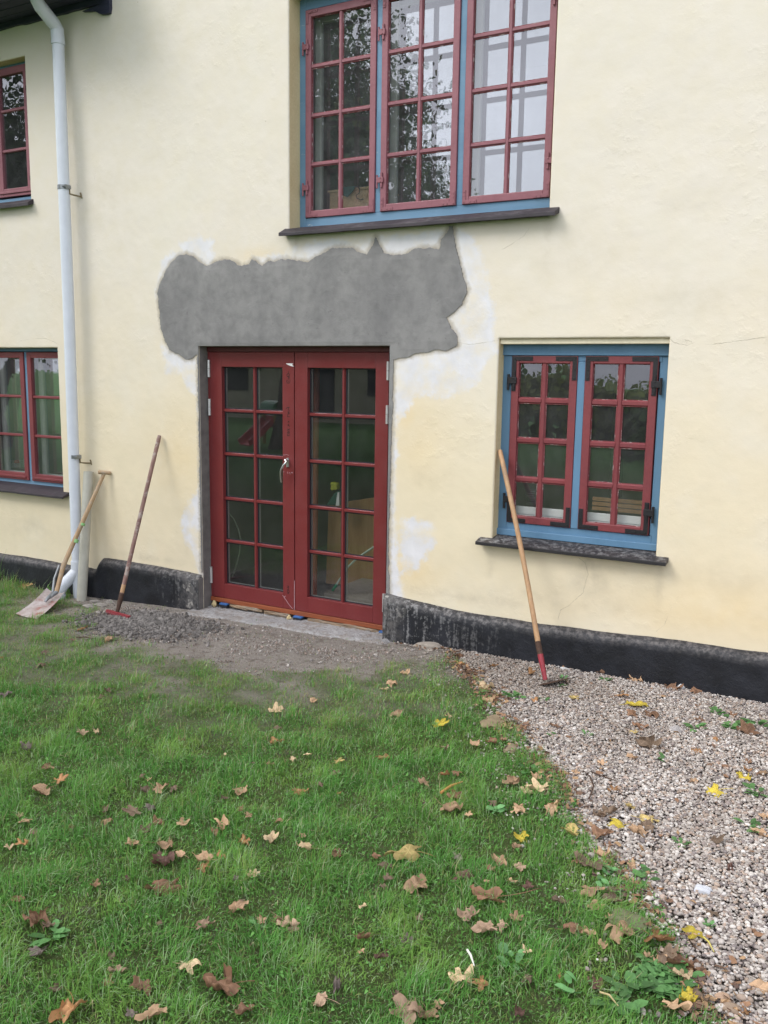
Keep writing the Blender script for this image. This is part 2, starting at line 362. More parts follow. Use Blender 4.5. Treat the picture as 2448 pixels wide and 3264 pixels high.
# ---- wall sheet with soft corners at the openings
def wall():
    def axis(lo, hi, step, edges):
        a = list(np.arange(lo, hi+1e-6, step))
        for e in edges:
            a = [q for q in a if abs(q-e) > .017]
            a += [e-.014, e-.008, e-.0035, e, e+.0035, e+.008, e+.014]
        return np.array(sorted(a))
    ex = [o[i] for o in OPEN.values() for i in (0, 1)]; ez = [o[i] for o in OPEN.values() for i in (2, 3)]
    ex = sorted(set(ex)); ez0 = sorted(set(ez)); ez = []
    for e in ez0:
        if not ez or e-ez[-1] > .001: ez.append(e)
    # very close levels must not be crossed by another's fine lines
    xs = axis(-7.95, .25, .0125, ex); zs = axis(.06, 5.2, .0125, ez)
    xs = np.unique(np.round(xs, 5)); zs = np.unique(np.round(zs, 5))
    xs = np.concatenate([[-12, -10, -9, -8.4, -8.1], xs, [.5, 1, 2, 3.5, 5]]); zs = np.concatenate([[-.5], zs, [5.4, 5.8, 6.4]])
    X, Z = np.meshgrid(xs, zs); nx, nz_ = len(xs), len(zs)
    dopen = np.full(X.shape, 9.)
    for (a, b, c, d) in OPEN.values():
        dx = np.maximum(np.maximum(a-X, X-b), 0); dz = np.maximum(np.maximum(c-Z, Z-d), 0)
        dopen = np.minimum(dopen, np.hypot(dx, dz))
    cem = sdf(X, Z, CEM_POLY)
    und = .006*fbm2(X, Z, .35, 1)+.0028*fbm2(X, Z, 1.6, 2)+.0010*fbm2(X, Z, 6, 3, 3)
    und = und*np.clip(dopen/.10, 0, 1)*np.clip((cem+.02)/.10, .12, 1)
    rr = .011+.003*fbm2(X, Z, 5, 5)
    Y = und+np.where(dopen < rr, rr-np.sqrt(np.maximum(rr**2-(rr-dopen)**2, 0)), 0)
    # wobble of the opening corners
    V = np.stack([X, Y, Z], -1).reshape(-1, 3)
    idx = np.arange(nx*nz_).reshape(nz_, nx)
    Xc = .5*(X[:-1, :-1]+X[1:, 1:]); Zc = .5*(Z[:-1, :-1]+Z[1:, 1:]); keep = np.ones(Xc.shape, bool)
    for (a, b, c, d) in OPEN.values(): keep &= ~((Xc > a) & (Xc < b) & (Zc > c) & (Zc < d))
    F = np.stack([idx[:-1, :-1], idx[:-1, 1:], idx[1:, 1:], idx[1:, :-1]], -1)[keep]
    white = np.full(X.shape, 9.)
    for p in WHITE: white = np.minimum(white, sdf(X, Z, p))
    warm = np.zeros(X.shape); grime = np.zeros(X.shape)
    for (c, sx, sz, k) in WARM: warm += k*np.exp(-((X-c[0])/sx)**2-((Z-c[1])/sz)**2)
    for (c, sx, sz, k) in GRIME: grime += k*np.exp(-((X-c[0])/sx)**2-((Z-c[1])/sz)**2)
    crack = np.full(X.shape, 1.)
    for ln in CRACKS:
        s = sline(X, Z, ln); crack = np.where(np.abs(s) < np.abs(crack), s, crack)
    o = npmesh('wall', V, F, PLASTER, {'white': white.ravel(), 'warm': np.clip(warm, 0, 1).ravel(), 'grime': np.clip(grime, 0, 1).ravel(), 'crack': crack.ravel(), 'cement': cem.ravel()}, parent=house)
    return o
CEM_Z3 = [(75,330),(85,290),(110,240),(135,195),(170,165),(205,155),(235,165),(265,190),(300,215),(335,190),(380,180),(420,190),(455,210),(490,205),(500,180),(520,185),(548,210),(575,185),(600,190),(640,178),(700,185),(760,190),(800,165),(850,135),(900,127),(960,130),(990,150),(1020,160),(1040,125),(1060,80),(1075,110),(1095,150),(1130,160),(1180,160),(1215,145),(1260,130),(1350,130),(1355,90),(1385,55),(1392,30),(1412,28),(1415,70),(1425,140),(1440,200),(1460,270),(1475,325),(1450,385),(1410,420),(1380,445),(1400,480),(1425,520),(1430,570),(1380,592),(1320,590),(1250,605),(1180,625),(1142,632)]
RIGHT_STRIP = [(-2.985, 1.9), (-2.992, 1.5), (-2.998, 1.0), (-3.0, .6), (-2.99, .40)]
LEFT_STRIP = [(-4.752, .34), (-4.748, 1.0), (-4.75, 1.9)]
od = OPEN['door']
CEM_POLY = [W(*Z3(*p)) for p in CEM_Z3]+RIGHT_STRIP+[(od[1]+.003, .36), (od[1]+.003, od[3]+.003), (od[0]-.003, od[3]+.003), (od[0]-.003, .34)]+LEFT_STRIP+[W(*Z3(*p)) for p in [(255,608),(230,630),(200,630),(165,605),(130,590),(110,550),(90,480),(80,400)]]
z3 = lambda L_: [W(*Z3(*p)) for p in L_]
dp = lambda L_: [W(*DP(*p)) for p in L_]
WHITE = [
 z3([(60,350),(70,290),(95,190),(130,150),(190,160),(210,300),(110,420)]),
 z3([(195,100),(240,85),(275,80),(310,110),(330,160),(305,210),(250,190),(215,160)]),
 z3([(480,190),(505,165),(545,185),(600,160),(640,150),(700,120),(800,105),(900,95),(1040,80),(1200,75),(1360,55),(1440,40),(1500,90),(1540,170),(1560,280),(1590,400),(1590,520),(1600,600),(1550,640),(1530,730),(1480,735),(1410,700),(1330,690),(1270,720),(1200,735),(1150,760),(1120,600),(1000,200),(700,230),(560,230)]),
 z3([(90,560),(240,620),(262,700),(262,800),(230,780),(180,700),(120,690)]),
 dp([(438,1055),(425,1062),(412,1082),(402,1100),(392,1130),(400,1165),(414,1190),(424,1215),(428,1240),(440,1245)]),
 dp([(425,790),(440,790),(440,1060),(431,1060),(430,960)]),
 dp([(842,840),(862,850),(858,930),(852,1100),(860,1240),(872,1290),(842,1296)]),
 dp([(852,790),(1000,800),(1030,830),(960,860),(900,850),(870,900),(852,900)]),
 dp([(868,1120),(935,1130),(940,1170),(900,1230),(868,1240)]),
 dp([(385,530),(430,515),(460,520),(450,570),(420,560)])]
WARM = [(W(*DP(395,985)), .30, .38, .42), (W(*DP(905,950)), .22, .30, .38), (W(*DP(900,1235)), .22, .14, .5), (W(*DP(1600,1310)), .55, .18, .50), (W(*DP(1400,1330)), .6, .1, .25), (W(*DP(560,555)), .22, .07, .45), (W(*DP(225,1160)), .25, .3, .25), (W(*DP(250,1290)), .2, .1, .4), (W(*DP(870,890)), .1, .1, .4)]
GRIME = [(W(*DP(640,525)), .02, .16, .3), (W(*DP(1185,490)), .03, .18, .3), (W(*DP(1060,1215)), .03, .12, .35), (W(*DP(1425,1260)), .03, .14, .35), (W(*DP(1000,1290)), .5, .035, .35), (W(*DP(320,1205)), .4, .03, .3), (W(*DP(1270,1230)), .10, .16, .45), (W(*DP(1230,1170)), .22, .06, .35), (W(*DP(1310,1260)), .22, .10, .22), (W(*DP(1560,1250)), .25, .10, .20), (W(*DP(1500,640)), .25, .10, .16), (W(*DP(920,1030)), .3, .06, .15), (W(*DP(165,1070)), .1, .3, .15), (W(*DP(70,1140)), .35, .1, .25), (W(*DP(650,505)), .3, .05, .25), (W(*DP(1225,1300)), .6, .05, .25), (W(*DP(404,1140)), .03, .14, .75), (W(*DP(230,420)), .3,.2,.12), (W(*DP(1240, 560)), .3, .15, .1)]
zf = zoom(1450, 1620, 998/1659); z5 = zoom(1500, 1040, .4219); z2 = zoom(880, 0, .5666); z6 = zoom(0, 1050, .4384)
wl = lambda f, L_: [W(*f(*p)) for p in L_]
CRACKS = [wl(zf, [(660,265),(690,290),(705,350),(690,400),(680,450),(655,470),(600,520),(560,540),(545,590)]),
 wl(zf, [(1180,480),(1150,520),(1130,570),(1110,620),(1070,650),(1050,670)]), wl(Z3, [(1430,555),(1480,565),(1540,558),(1600,548)]),
 wl(z5, [(1505,95),(1540,125),(1580,135),(1640,145),(1700,120)]), wl(z2, [(1420,1290),(1390,1330),(1330,1370),(1280,1400)]),
 wl(DP, [(1480,735),(1530,745),(1590,738),(1659,728)]), wl(zoom(0,0,.5425), [(565,940),(555,1050),(548,1200),(555,1320)]),
 wl(z6, [(110,1880*0+90),(250,68),(330,66),(410,100)])]
wall()

# ---- cement patch: a thin proud layer with a ragged outline
def cement_patch():
    P = CEM_POLY; pts = []; n = len(P)
    nd = len(CEM_Z3)
    for i in range(n):
        a = Vector(P[i]); b = Vector(P[(i+1) % n]); d = (b-a).length; k = max(1, int(d/.008))
        straight = nd+len(RIGHT_STRIP) <= i < nd+len(RIGHT_STRIP)+3
        nrm = Vector((-(b-a).y, (b-a).x)).normalized() if d > 0 else Vector((0, 0))
        for j in range(k):
            q = a.lerp(b, j/k)
            if not straight and j: q = q+nrm*(.014*float(fbm2(np.array(q.x), np.array(q.y), 7, 8, 4))+.0035*rnd.uniform(-1, 1))
            pts.append(q)
    N_ = len(pts); cons = [(i, (i+1) % N_) for i in range(N_)]
    lo = [min(p[k] for p in pts) for k in (0, 1)]; hi = [max(p[k] for p in pts) for k in (0, 1)]
    gx, gz_ = np.meshgrid(np.arange(lo[0], hi[0], .05), np.arange(lo[1], hi[1], .05)); gx = gx.ravel(); gz_ = gz_.ravel()
    s = sdf(gx, gz_, [tuple(p) for p in pts]); k = s < -.02
    allp = pts+[Vector((x, z)) for x, z in zip(gx[k], gz_[k])]
    vs, es, fs, *_ = delaunay_2d_cdt(allp, cons, [list(range(N_))], 2, 1e-6)
    V2 = np.array([tuple(v) for v in vs]); d = -sdf(V2[:, 0], V2[:, 1], [tuple(p) for p in pts])
    top = -.005-.0015*fbm2(V2[:, 0], V2[:, 1], 1.5, 4)-.004*np.clip(d/.03, 0, 1); nV = len(V2)
    m = MB(); m.v = [(v[0], y, v[1]) for v, y in zip(V2, top)]; m.f = [tuple(f) for f in fs]
    ed = {}
    for f in fs:
        for a, b in zip(f, list(f[1:])+[f[0]]): ed[(a, b)] = 1
    bd = [e for e in ed if (e[1], e[0]) not in ed]; mp_ = {}
    for a, b in bd:
        for q in (a, b):
            if q not in mp_: mp_[q] = len(m.v); m.v.append((V2[q][0], .010, V2[q][1]))
        m.f.append((b, a, mp_[a], mp_[b]))
    return m.build('cement_patch', CEMENT, house)
cement_patch()

# ---- reveals
def reveal(name, key, depth, mat, sides='LRTB', y0=.0085):
    a, b, c, d = OPEN[key]; m = MB(); n = 14; t = .03
    if 'L' in sides: m.box(a-t, a, y0, depth, c, d)
    if 'R' in sides: m.box(b, b+t, y0, depth, c, d)
    if 'T' in sides: m.box(a-t, b+t, y0, depth, d, d+t)
    if 'B' in sides: m.box(a-t, b+t, y0, depth, c-t, c)
    return m.build(name, mat, house)
SHADED_CEMENT = plain('shaded_reveal_cement', (.18, .17, .162), .9, var=.35, bump=.5)  # darker copy of the cement, with the shade of the reveal in its colour
REVPL = paint('shaded_reveal_limewash', (.62, .52, .32), (.56, .46, .27), None, .9, (1, 1, 1), .6)  # wall limewash darkened, so the shade of the reveals is painted in
FILLET = paint('fillet_limewash', (.68, .62, .47), (.64, .58, .44), None, .9, (1, 1, 1), .6)
reveal('reveal', 'door', .22, SHADED_CEMENT, 'LRT'); reveal('reveal', 'low_right', .16, REVPL, 'LRT')
reveal('reveal', 'up_mid', .20, REVPL, 'LRT'); reveal('reveal', 'low_left', .16, REVPL, 'LRT'); reveal('reveal', 'up_left', .16, REVPL, 'LRT')
MB().box(-2.208, -1.130, .022, .12, 2.172, 2.206).build('plaster_fillet', FILLET, house, bevel=.004)

# ---- plinth
def plinth(x0, x1, top, endcap=None):
    xs = np.arange(x0, x1+1e-6, .02); xs[-1] = x1
    zt = np.interp(xs, [p[0] for p in top], [p[1] for p in top])+.006*fbm2(xs, xs*0, 1.8, 21, 5)
    prof_n = 16; V = []; led = []; bare = []; sto = []
    for x, z in zip(xs, zt):
        g = float(gz(x, -.06))-.12; yy = .05+.006*float(fbm2(np.array(x), np.array(0.), .7, 22))
        row = [(0.012, z+.003), (-.006, z+.001), (-yy*.55, z-.010), (-yy*.9, z-.024), (-yy-.004, z-.042)]
        for k in range(1, prof_n-4): row.append((-yy-.006, z-.042+(g-z+.042)*k/(prof_n-5)))
        for j, (y, zz) in enumerate(row):
            b = .0045*float(fbm2(np.array(x), np.array(zz), 5, 23, 4)) if j > 1 else 0
            V.append((x, y+b, zz)); led.append(1. if j < 4 else (.5 if j == 4 else 0.))
            near = max(0, 1-abs(x+3.0)/1.05) if x > -3.5 else max(0, 1-abs(x+4.74)/.50)
            bare.append(min(1, near*1.1)); sto.append(max(0, min(1, (.17-abs(x+2.98))/.14)) if x > -3.5 else max(0, min(1, (.24-abs(x+4.76))/.16)))
    V = np.array(V); n = len(xs); idx = np.arange(n*prof_n).reshape(n, prof_n)
    F = np.stack([idx[:-1, :-1], idx[1:, :-1], idx[1:, 1:], idx[:-1, 1:]], -1).reshape(-1, 4)
    o = npmesh('plinth', V, F, TAR, {'ledge': led, 'bare': bare, 'stone': sto}, parent=house); return o
plinth(-9.5, -4.742, [(-9.5,.21),(-7.25,.215),(-6.9,.224),(-6.3,.216),(-6.07,.222),(-5.97,.215),(-5.915,.24),(-5.895,.285),(-5.86,.328),(-5.8,.335),(-5.62,.337),(-5.2,.33),(-4.9,.325),(-4.74,.315)])
plinth(-3.012, 2.5, [(-3.02,.40),(-2.9,.385),(-2.47,.352),(-1.9,.348),(-1.4,.363),(-.95,.382),(-.6,.380),(-.4,.392),(2.5,.42)])
MB().box(-4.775, -4.739, -.048, .10, -.05, .30).build('plinth_end', SHADED_CEMENT, house, bevel=.008); MB().box(-3.014, -2.99, -.050, .10, -.02, .375).build('plinth_end', SHADED_CEMENT, house, bevel=.008)

# ---- generic casement window
def seg_boxes(m, a, b, c, d, w, y0, y1, wt=None, wb=None):   # frame of four bars
    wt = wt or w; wb = wb or w
    m.box(a, a+w, y0, y1, c, d); m.box(b-w, b, y0, y1, c, d); m.box(a+w, b-w, y0, y1, c, c+wb); m.box(a+w, b-w, y0, y1, d-wt, d); return m
def sash(win, a, b, c, d, y, cols, rows, stile, top, bot, bar, red, glass, barz=None, thick=.042, inner=True, putty=True):
    s = seg_boxes(MB(), a, b, c, d, stile, y, y+thick, top, bot).build('sash', red, win, bevel=.004, seg=2)
    gx0, gx1, gz0, gz1 = a+stile, b-stile, c+bot, d-top
    m = MB(); yb = y+.006
    zs = barz or [gz0+(gz1-gz0)*k/rows for k in range(1, rows)]
    xs = [gx0+(gx1-gx0)*k/cols for k in range(1, cols)]
    for x in xs: m.prism([(-bar/2, 0), (-bar*.28, -.010), (bar*.28, -.010), (bar/2, 0), (bar/2, .02), (-bar/2, .02)], gz0, gz1, lambda u, v, w, x=x: (x+u, yb+.010+v, w))
    for z in zs:
        e = [gx0]+[q for x in xs for q in (x-bar/2, x+bar/2)]+[gx1]
        for k in range(0, len(e), 2):
            m.prism([(-bar/2, 0), (-bar*.28, -.009), (bar*.28, -.009), (bar/2, 0), (bar/2, .018), (-bar/2, .018)], e[k]-.003, e[k+1]+.003, lambda u, v, w, z=z: (w, yb+.0115+v, z+u))
    # putty rebate round the glass
    if cols > 1: m.build('glazing_bars', red, win)
    else:
        for q in range(len(zs)): b_ = MB(); b_.v = m.v[q*12:(q+1)*12]; b_.f = m.f[:8]; b_.build('glazing_bar', red, win)
    ex = [gx0]+xs+[gx1]; ez = [gz0]+zs+[gz1]
    pm = MB()
    for i in range(len(ex)-1):
        for j in range(len(ez)-1):
            x0, x1, z0, z1 = ex[i]+(bar/2 if i else 0), ex[i+1]-(bar/2 if i < len(ex)-2 else 0), ez[j]+(bar/2 if j else 0), ez[j+1]-(bar/2 if j < len(ez)-2 else 0)
            p = MB(); tl = rnd.uniform(-.0012, .0012); t2 = rnd.uniform(-.0012, .0012)
            p.add([(x0-.004, y+.024+tl, z0-.004), (x1+.004, y+.024-tl, z0-.004), (x1+.004, y+.024-tl+t2, z1+.004), (x0-.004, y+.024+tl+t2, z1+.004)], [(0, 1, 2, 3)])
            p.build('pane', glass, win)
            if putty:
                t = .004
                for (u0, u1, w0, w1) in ((x0, x1, z0, z0+t), (x0, x1, z1-t, z1), (x0, x0+t, z0+t, z1-t), (x1-t, x1, z0+t, z1-t)):
                    pm.box(u0, u1, y+.017, y+.0225, w0, w1)
    if putty: pm.build('putty_line', PUTTY, win)
    return s
def make_putty():
    m = M('flaking_putty', .7); m.col(m.mix(m.rng(m.noise(24, 5, .75), .53, .62), (.18, .040, .045), (.40, .33, .32))); return m.m
PUTTY = make_putty()
def pin_hinge(win, x, z, side, y, mat, sc=1.):
    m = MB()
    m.tube([(x, y-.006, z-.055*sc), (x, y-.006, z+.035*sc)], .007*sc, 10)
    m.box(min(x, x+side*.05*sc), max(x, x+side*.05*sc), y-.013, y-.001, z-.018*sc, z+.018*sc)
    m.box(x+side*.034*sc-.007, x+side*.034*sc+.007, y-.011, y-.0015, z-.05*sc, z+.05*sc)
    for k in (-.012, .012): m.tube([(x+side*.03*sc, y-.017, z+k*sc), (x+side*.03*sc, y-.012, z+k*sc)], .004, 8)
    return m.build('hinge', mat, win, bevel=.0015)
def corner_iron(win, x, z, sx, sz, y, mat, lx=.13, lz=.15, w=.028):
    m = MB(); poly = [(0, 0), (lx, 0), (lx, w), (w, w), (w, lz), (0, lz)]
    if sx*sz < 0: poly = poly[::-1]
    m.prism(poly, y-.0045, y-.0005, lambda u, v, k: (x+sx*u, k, z+sz*v))
    for (u, v) in ((lx-.015, w/2), (lx*.55, w/2), (w/2, lz-.015), (w/2, lz*.55), (w/2, w/2)):
        m.tube([(x+sx*u, y-.0075, z+sz*v), (x+sx*u, y-.004, z+sz*v)], .005, 8)
    return m.build('corner_iron', mat, win, bevel=.001)
def inner_window(win, a, b, c, d, y, cols, rows, mat=INNERW, w=.05, bar=.022):
    seg_boxes(MB(), a, b, c, d, w, y, y+.04).build('inner_sash', mat, win, bevel=.003)
    if rows > 1 or cols > 1:
        m = MB()
        for k in range(1, cols): x = a+w+(b-a-2*w)*k/cols; m.box(x-bar/2, x+bar/2, y+.004, y+.03, c+w, d-w)
        for k in range(1, rows): z = c+w+(d-c-2*w)*k/rows; m.box(a+w, b-w, y+.006, y+.028, z-bar/2, z+bar/2)
        m.build('inner_glazing_bars', mat, win)
    MB().add([(a+w, y+.02, c+w), (b-w, y+.02, c+w), (b-w, y+.02, d-w), (a+w, y+.02, d-w)], [(0, 1, 2, 3)]).build('inner_pane', GLASSIN, win)
def tile_sill(win, name, x0, x1, z, out, drop, mat, y1=.06, th=.022, tiles=0, rag=.003):
    m = MB(); n = 90; y0 = -out
    prof = [(y1, z+.004), (.0, z-drop*.42), (y0, z-drop), (y0-.001, z-drop-th), (.01, z-drop*.5-th-.004), (y1, z-th-.02)]
    xs = [x0+(x1-x0)*i/n for i in range(n+1)]; V = []; F = []
    for x in xs:
        j = rag*float(fbm2(np.array(x), np.array(z), 4, 31, 4))
        for k, (y, zz) in enumerate(prof): V.append((x, y+(j if k in (2, 3) else 0), zz+(j*.7 if k in (1, 2, 3) else 0)))
    p = len(prof)
    for i in range(n):
        for k in range(p): F.append((i*p+k, i*p+(k+1) % p, (i+1)*p+(k+1) % p, (i+1)*p+k))
    F += [tuple(range(p)), tuple(n*p+k for k in range(p-1, -1, -1))]
    m.add(V, F)
    s = m.build(name, mat, win, bevel=.003)
    return s

# lower right window
def low_right():
    w = seg_boxes(MB(), -2.222, -1.110, .905, 2.100, .073, .098, .16, .035, .086).build('window', BLUE, house, bevel=.003)
    tag(w, 'blue framed window with black iron corner straps')
    f = MB(); f.box(-2.230, -1.112, .082, .16, 2.102, 2.172); f.box(-1.706+.004, -1.652-.002, .092, .16, .992, 2.064); f.box(-1.196, -1.180, .099, .16, .992, 2.064); f.build('frame_rail', BLUE, w, bevel=.003)
    f = MB(); f.box(-2.232, -1.110, .078, .097, .903, .947); f.build('weather_bar', BLUE, w, bevel=.004)
    for a, b in ((-2.146, -1.704), (-1.654, -1.202)):
        sash(w, a, b, .994, 2.100, .088, 2, 4, .050, .048, .048, .036, RED, GLASS, barz=[1.289, 1.549, 1.811])
    y = .088
    corner_iron(w, -2.142, 2.096, 1, -1, y, BLACKIRON, .14, .225); corner_iron(w, -1.708, 2.096, -1, -1, y, BLACKIRON, .14, .150)
    corner_iron(w, -1.650, 2.096, 1, -1, y, BLACKIRON, .14, .150); corner_iron(w, -1.206, 2.096, -1, -1, y, BLACKIRON, .155, .235)
    corner_iron(w, -2.142, .998, 1, 1, y, BLACKIRON, .13, .215); corner_iron(w, -1.708, .998, -1, 1, y, BLACKIRON, .13, .130)
    corner_iron(w, -1.650, .998, 1, 1, y, BLACKIRON, .13, .130); corner_iron(w, -1.206, .998, -1, 1, y, BLACKIRON, .14, .205)
    pin_hinge(w, -2.165, 1.94, 1, y, BLACKIRON, 1.15); pin_hinge(w, -2.165, 1.15, 1, y, BLACKIRON, 1.15)
    pin_hinge(w, -1.180, 1.93, -1, y, BLACKIRON, 1.15); pin_hinge(w, -1.180, 1.14, -1, y, BLACKIRON, 1.15)
    tile_sill(w, 'sill', -2.298, -1.052, .903, .078, .034, SILLSPL, y1=.13, rag=.004)
    MB().box(-2.20, -1.14, .165, .44, 1.02, 1.045).build('inner_sill', WHITEP, w, bevel=.003)
    MB().box(-2.19, -1.14, .1605, .172, 1.0455, 1.098).build('inner_sill_edge', WHITEP, w, bevel=.003)
low_right()
# upper window
def up_mid():
    X0, X1 = -3.868, -1.890; y = .138
    w = seg_boxes(MB(), X0, X1, 3.022, 4.60, .056, y, y+.07, .09, .066).build('window', BLUE2, house, bevel=.003)
    tag(w, 'tall three part window with faded red casements')
    f = MB(); f.box(-3.228, -3.184, y+.001, y+.07, 3.088, 4.51); f.box(-2.602, -2.557, y+.001, y+.07, 3.088, 4.51); f.build('mullion', BLUE2, w, bevel=.004)
    bz = [3.461, 3.796, 4.128]
    for a, b in ((-3.811, -3.229), (-3.183, -2.603), (-2.555, -1.950)):
        sash(w, a, b, 3.089, 4.505, y-.012, 2, 4, .046, .050, .048, .027, RED_UP, GLASS, barz=bz)
        inner_window(w, a+.01, b-.01, 3.10, 4.50, y+.10, 1, 1)
        for sx, x in ((1, a+.004), (-1, b-.004)): corner_iron(w, x, 3.092, sx, 1, y-.012, RED_UP, .10, .09, .022); corner_iron(w, x, 4.502, sx, -1, y-.012, RED_UP, .10, .09, .022)
    yy = y-.012
    for z in (3.30, 4.26): pin_hinge(w, -3.828, z, 1, yy, RED_UP); pin_hinge(w, -3.205, z+.0, 1, yy, RED_UP)
    for z in (3.31, 4.27): pin_hinge(w, -1.935, z, -1, yy, RED_UP)
    tile_sill(w, 'sill', -3.905, -1.838, 3.030, .080, .068, SLATE, y1=.16, th=.024, rag=.004)
up_mid()
def low_left():
    y = .098
    w = seg_boxes(MB(), -7.43, -6.336, .897, 2.153, .040, y, y+.06, .03, .038).build('window', BLUE2, house, bevel=.003)
    tag(w, 'two part window half cut off by the photo edge, white box inside')
    MB().box(-6.894, -6.852, y-.002, y+.06, .935, 2.12).build('mullion', BLUE2, w, bevel=.003)
    for a, b in ((-7.388, -6.896), (-6.850, -6.376)):
        sash(w, a, b, .936, 2.116, y-.016, 1, 3, .052, .052, .066, .026, RED, GLASS, barz=[1.354, 1.712], putty=False)
        MB().box(a+.03, b-.03, y-.026, y-.0165, .955, .975).build('drip_bar', RED, w, bevel=.003)
        inner_window(w, a+.02, b-.02, .95, 2.10, y+.09, 1, 1, w=.045)
    tile_sill(w, 'sill', -7.46, -6.262, .905, .078, .055, SLATE, y1=.13, th=.02)
low_left()
def up_left():
    y = .098
    w = seg_boxes(MB(), -7.72, -6.586, 3.44, 4.60, .045, y, y+.06, .035, .03).build('window', BLUE2, house, bevel=.003)
    tag(w, 'faded red window left of the downpipe under the eave')
    MB().box(-7.175, -7.130, y-.002, y+.06, 3.47, 4.565).build('mullion', BLUE2, w, bevel=.003)
    for a, b in ((-7.675, -7.177), (-7.128, -6.640)):
        sash(w, a, b, 3.484, 4.562, y-.016, 1, 3, .085, .06, .07, .028, RED_UP, GLASS, barz=[3.876, 4.212], putty=False)
        MB().box(a+.03, b-.03, y-.026, y-.0165, 3.51, 3.53).build('drip_bar', RED_UP, w, bevel=.003)
    for z in (3.62, 4.36): pin_hinge(w, -6.630, z, -1, y-.016, BLACKIRON)
    tile_sill(w, 'sill', -7.76, -6.56, 3.445, .06, .06, SLATE, y1=.13, th=.03)
up_left()

# ---- French door
def french_door():
    y = .100; zb, zt = .122, 2.120
    m = MB(); m.box(-4.737, -4.712, y+.004, y+.10, .10, 2.122); m.box(-3.074, -3.022, y+.004, y+.10, .10, 2.122); m.box(-4.712, -3.074, y+.06, y+.10, 2.10, 2.122)
    d = m.build('french_door', REDDOOR, house, bevel=.002); tag(d, 'new dark red glazed double door')
    MB().box(-4.737, -3.020, y-.004, y+.10, 2.123, 2.1615).build('head_rail', REDHEAD, d, bevel=.002)
    MB().box(-4.735, -3.024, y-.010, y+.10, .084, .1195).build('wooden_sill', SILLWOOD, d, bevel=.003)
    rows = {0: [.599, .951, 1.313, 1.662], 1: [.601, .952, 1.304, 1.658]}
    for i, (a, b, gl, gr) in enumerate(((-4.709, -3.896, -4.594, -4.003), (-3.888, -3.077, -3.774, -3.185))):
        m = MB(); t = .055
        m.box(a, gl, y, y+t, zb, zt); m.box(gr, b, y, y+t, zb, zt); m.box(gl, gr, y, y+t, zb, .242); m.box(gl, gr, y, y+t, 2.006, zt)
        leaf = m.build('door_leaf', REDDOOR, d, bevel=.0025)
        bar = .026; xm = (gl+gr)/2+.012; m = MB(); yb = y+.018
        m.prism([(-bar/2, .012), (-bar*.3, 0), (bar*.3, 0), (bar/2, .012), (bar/2, .026), (-bar/2, .026)], .242, 2.006, lambda u, v, w: (xm+u, yb+v, w))
        for z in rows[i]:
            for x0, x1 in ((gl, xm-bar/2), (xm+bar/2, gr)):
                m.prism([(-bar/2, .012), (-bar*.3, .001), (bar*.3, .001), (bar/2, .012), (bar/2, .025), (-bar/2, .025)], x0-.001, x1+.001, lambda u, v, w: (w, yb+v, z+u))
        m.build('glazing_bars', REDDOOR, d)
        ez = [.242]+rows[i]+[2.006]
        gk = MB()
        for (x0, x1) in ((gl, xm-bar/2), (xm+bar/2, gr)):
            for z0, z1 in zip(ez[:-1], ez[1:]):
                z0 += bar/2 if z0 > .3 else 0; z1 -= bar/2 if z1 < 2 else 0; e = rnd.uniform(-.0004, .0004)
                MB().add([(x0, y+.040, z0), (x1, y+.040, z0), (x1, y+.040+e, z1), (x0, y+.040+e, z1)], [(0, 1, 2, 3)]).build('pane', GLASSD, d)
                for (u0, u1, w0, w1) in ((x0, x0+.010, z0, z1), (x1-.010, x1, z0, z1), (x0+.010, x1-.010, z0, z0+.008), (x0+.010, x1-.010, z1-.008, z1)):
                    gk.box(u0, u1, y+.036, y+.039, w0, w1)
        gk.build('rubber_gasket', BLACKPL, d)
        sp = MB()
        for (x0, x1) in ((gl, xm-bar/2), (xm+bar/2, gr)): sp.box(x0+.0105, x0+.0135, y+.0445, y+.058, .25, 1.998); sp.box(x0+.0135, x1-.012, y+.0445, y+.056, .250, .2525)
        sp.build('glass_spacer', STEEL, d)
    # hinges: steel barrels
    z4 = zoom(600, 1080, .4430)
    for (x, a, b) in ((145, 152, 275), (150, 432, 550), (163, 1640, 1755), (1438, 163, 298), (1432, 478, 612), (1407, 1835, 1965)):
        X, za = W(*z4(x, a), y-.01); _, zb_ = W(*z4(x, b), y-.01)
        m = MB(); m.tube([(X, y-.008, zb_), (X, y-.008, (za+zb_)/2-.001)], .0115, 14); m.tube([(X, y-.008, (za+zb_)/2+.001), (X, y-.008, za)], .0115, 14)
        m.build('hinge', STEEL, d, smooth=False)
    # handle: back plate, neck and cranked grip
    zh = zoom(870, 1440, 90/1659)
    def H(x, yy, dy): q = W(*zh(x, yy), y-dy); return (q[0], y-dy, q[1])
    m = MB(); c = H(850, 420, .005); e = H(900, 900, .005); m.prism([(-.011, .0), (.011, 0), (.012, .06), (.006, .071), (-.006, .071), (-.012, .06)], y-.009, y-.0005, lambda u, v, w: (c[0]+u+.002, w, e[2]+v))
    m.tube([(c[0], y-.004, c[2]-.006), (c[0], y-.036, c[2]-.010)], .0095, 14)
    m.tube([(c[0], y-.036, c[2]-.004), H(800, 600, .045), H(700, 700, .052), H(610, 800, .055), H(560, 920, .055), H(470, 1050, .055), H(445, 1200, .053), H(440, 1400, .050), H(455, 1600, .046), H(490, 1800, .042)], [.0085, .0085, .0082, .0092, .008, .0072, .0068, .0062, .006, .005], 12)
    m.build('door_handle', BRUSHED, d, smooth=True)
    # marker writing and scuffs
    zm = zoom(895, 1150, 50/425)
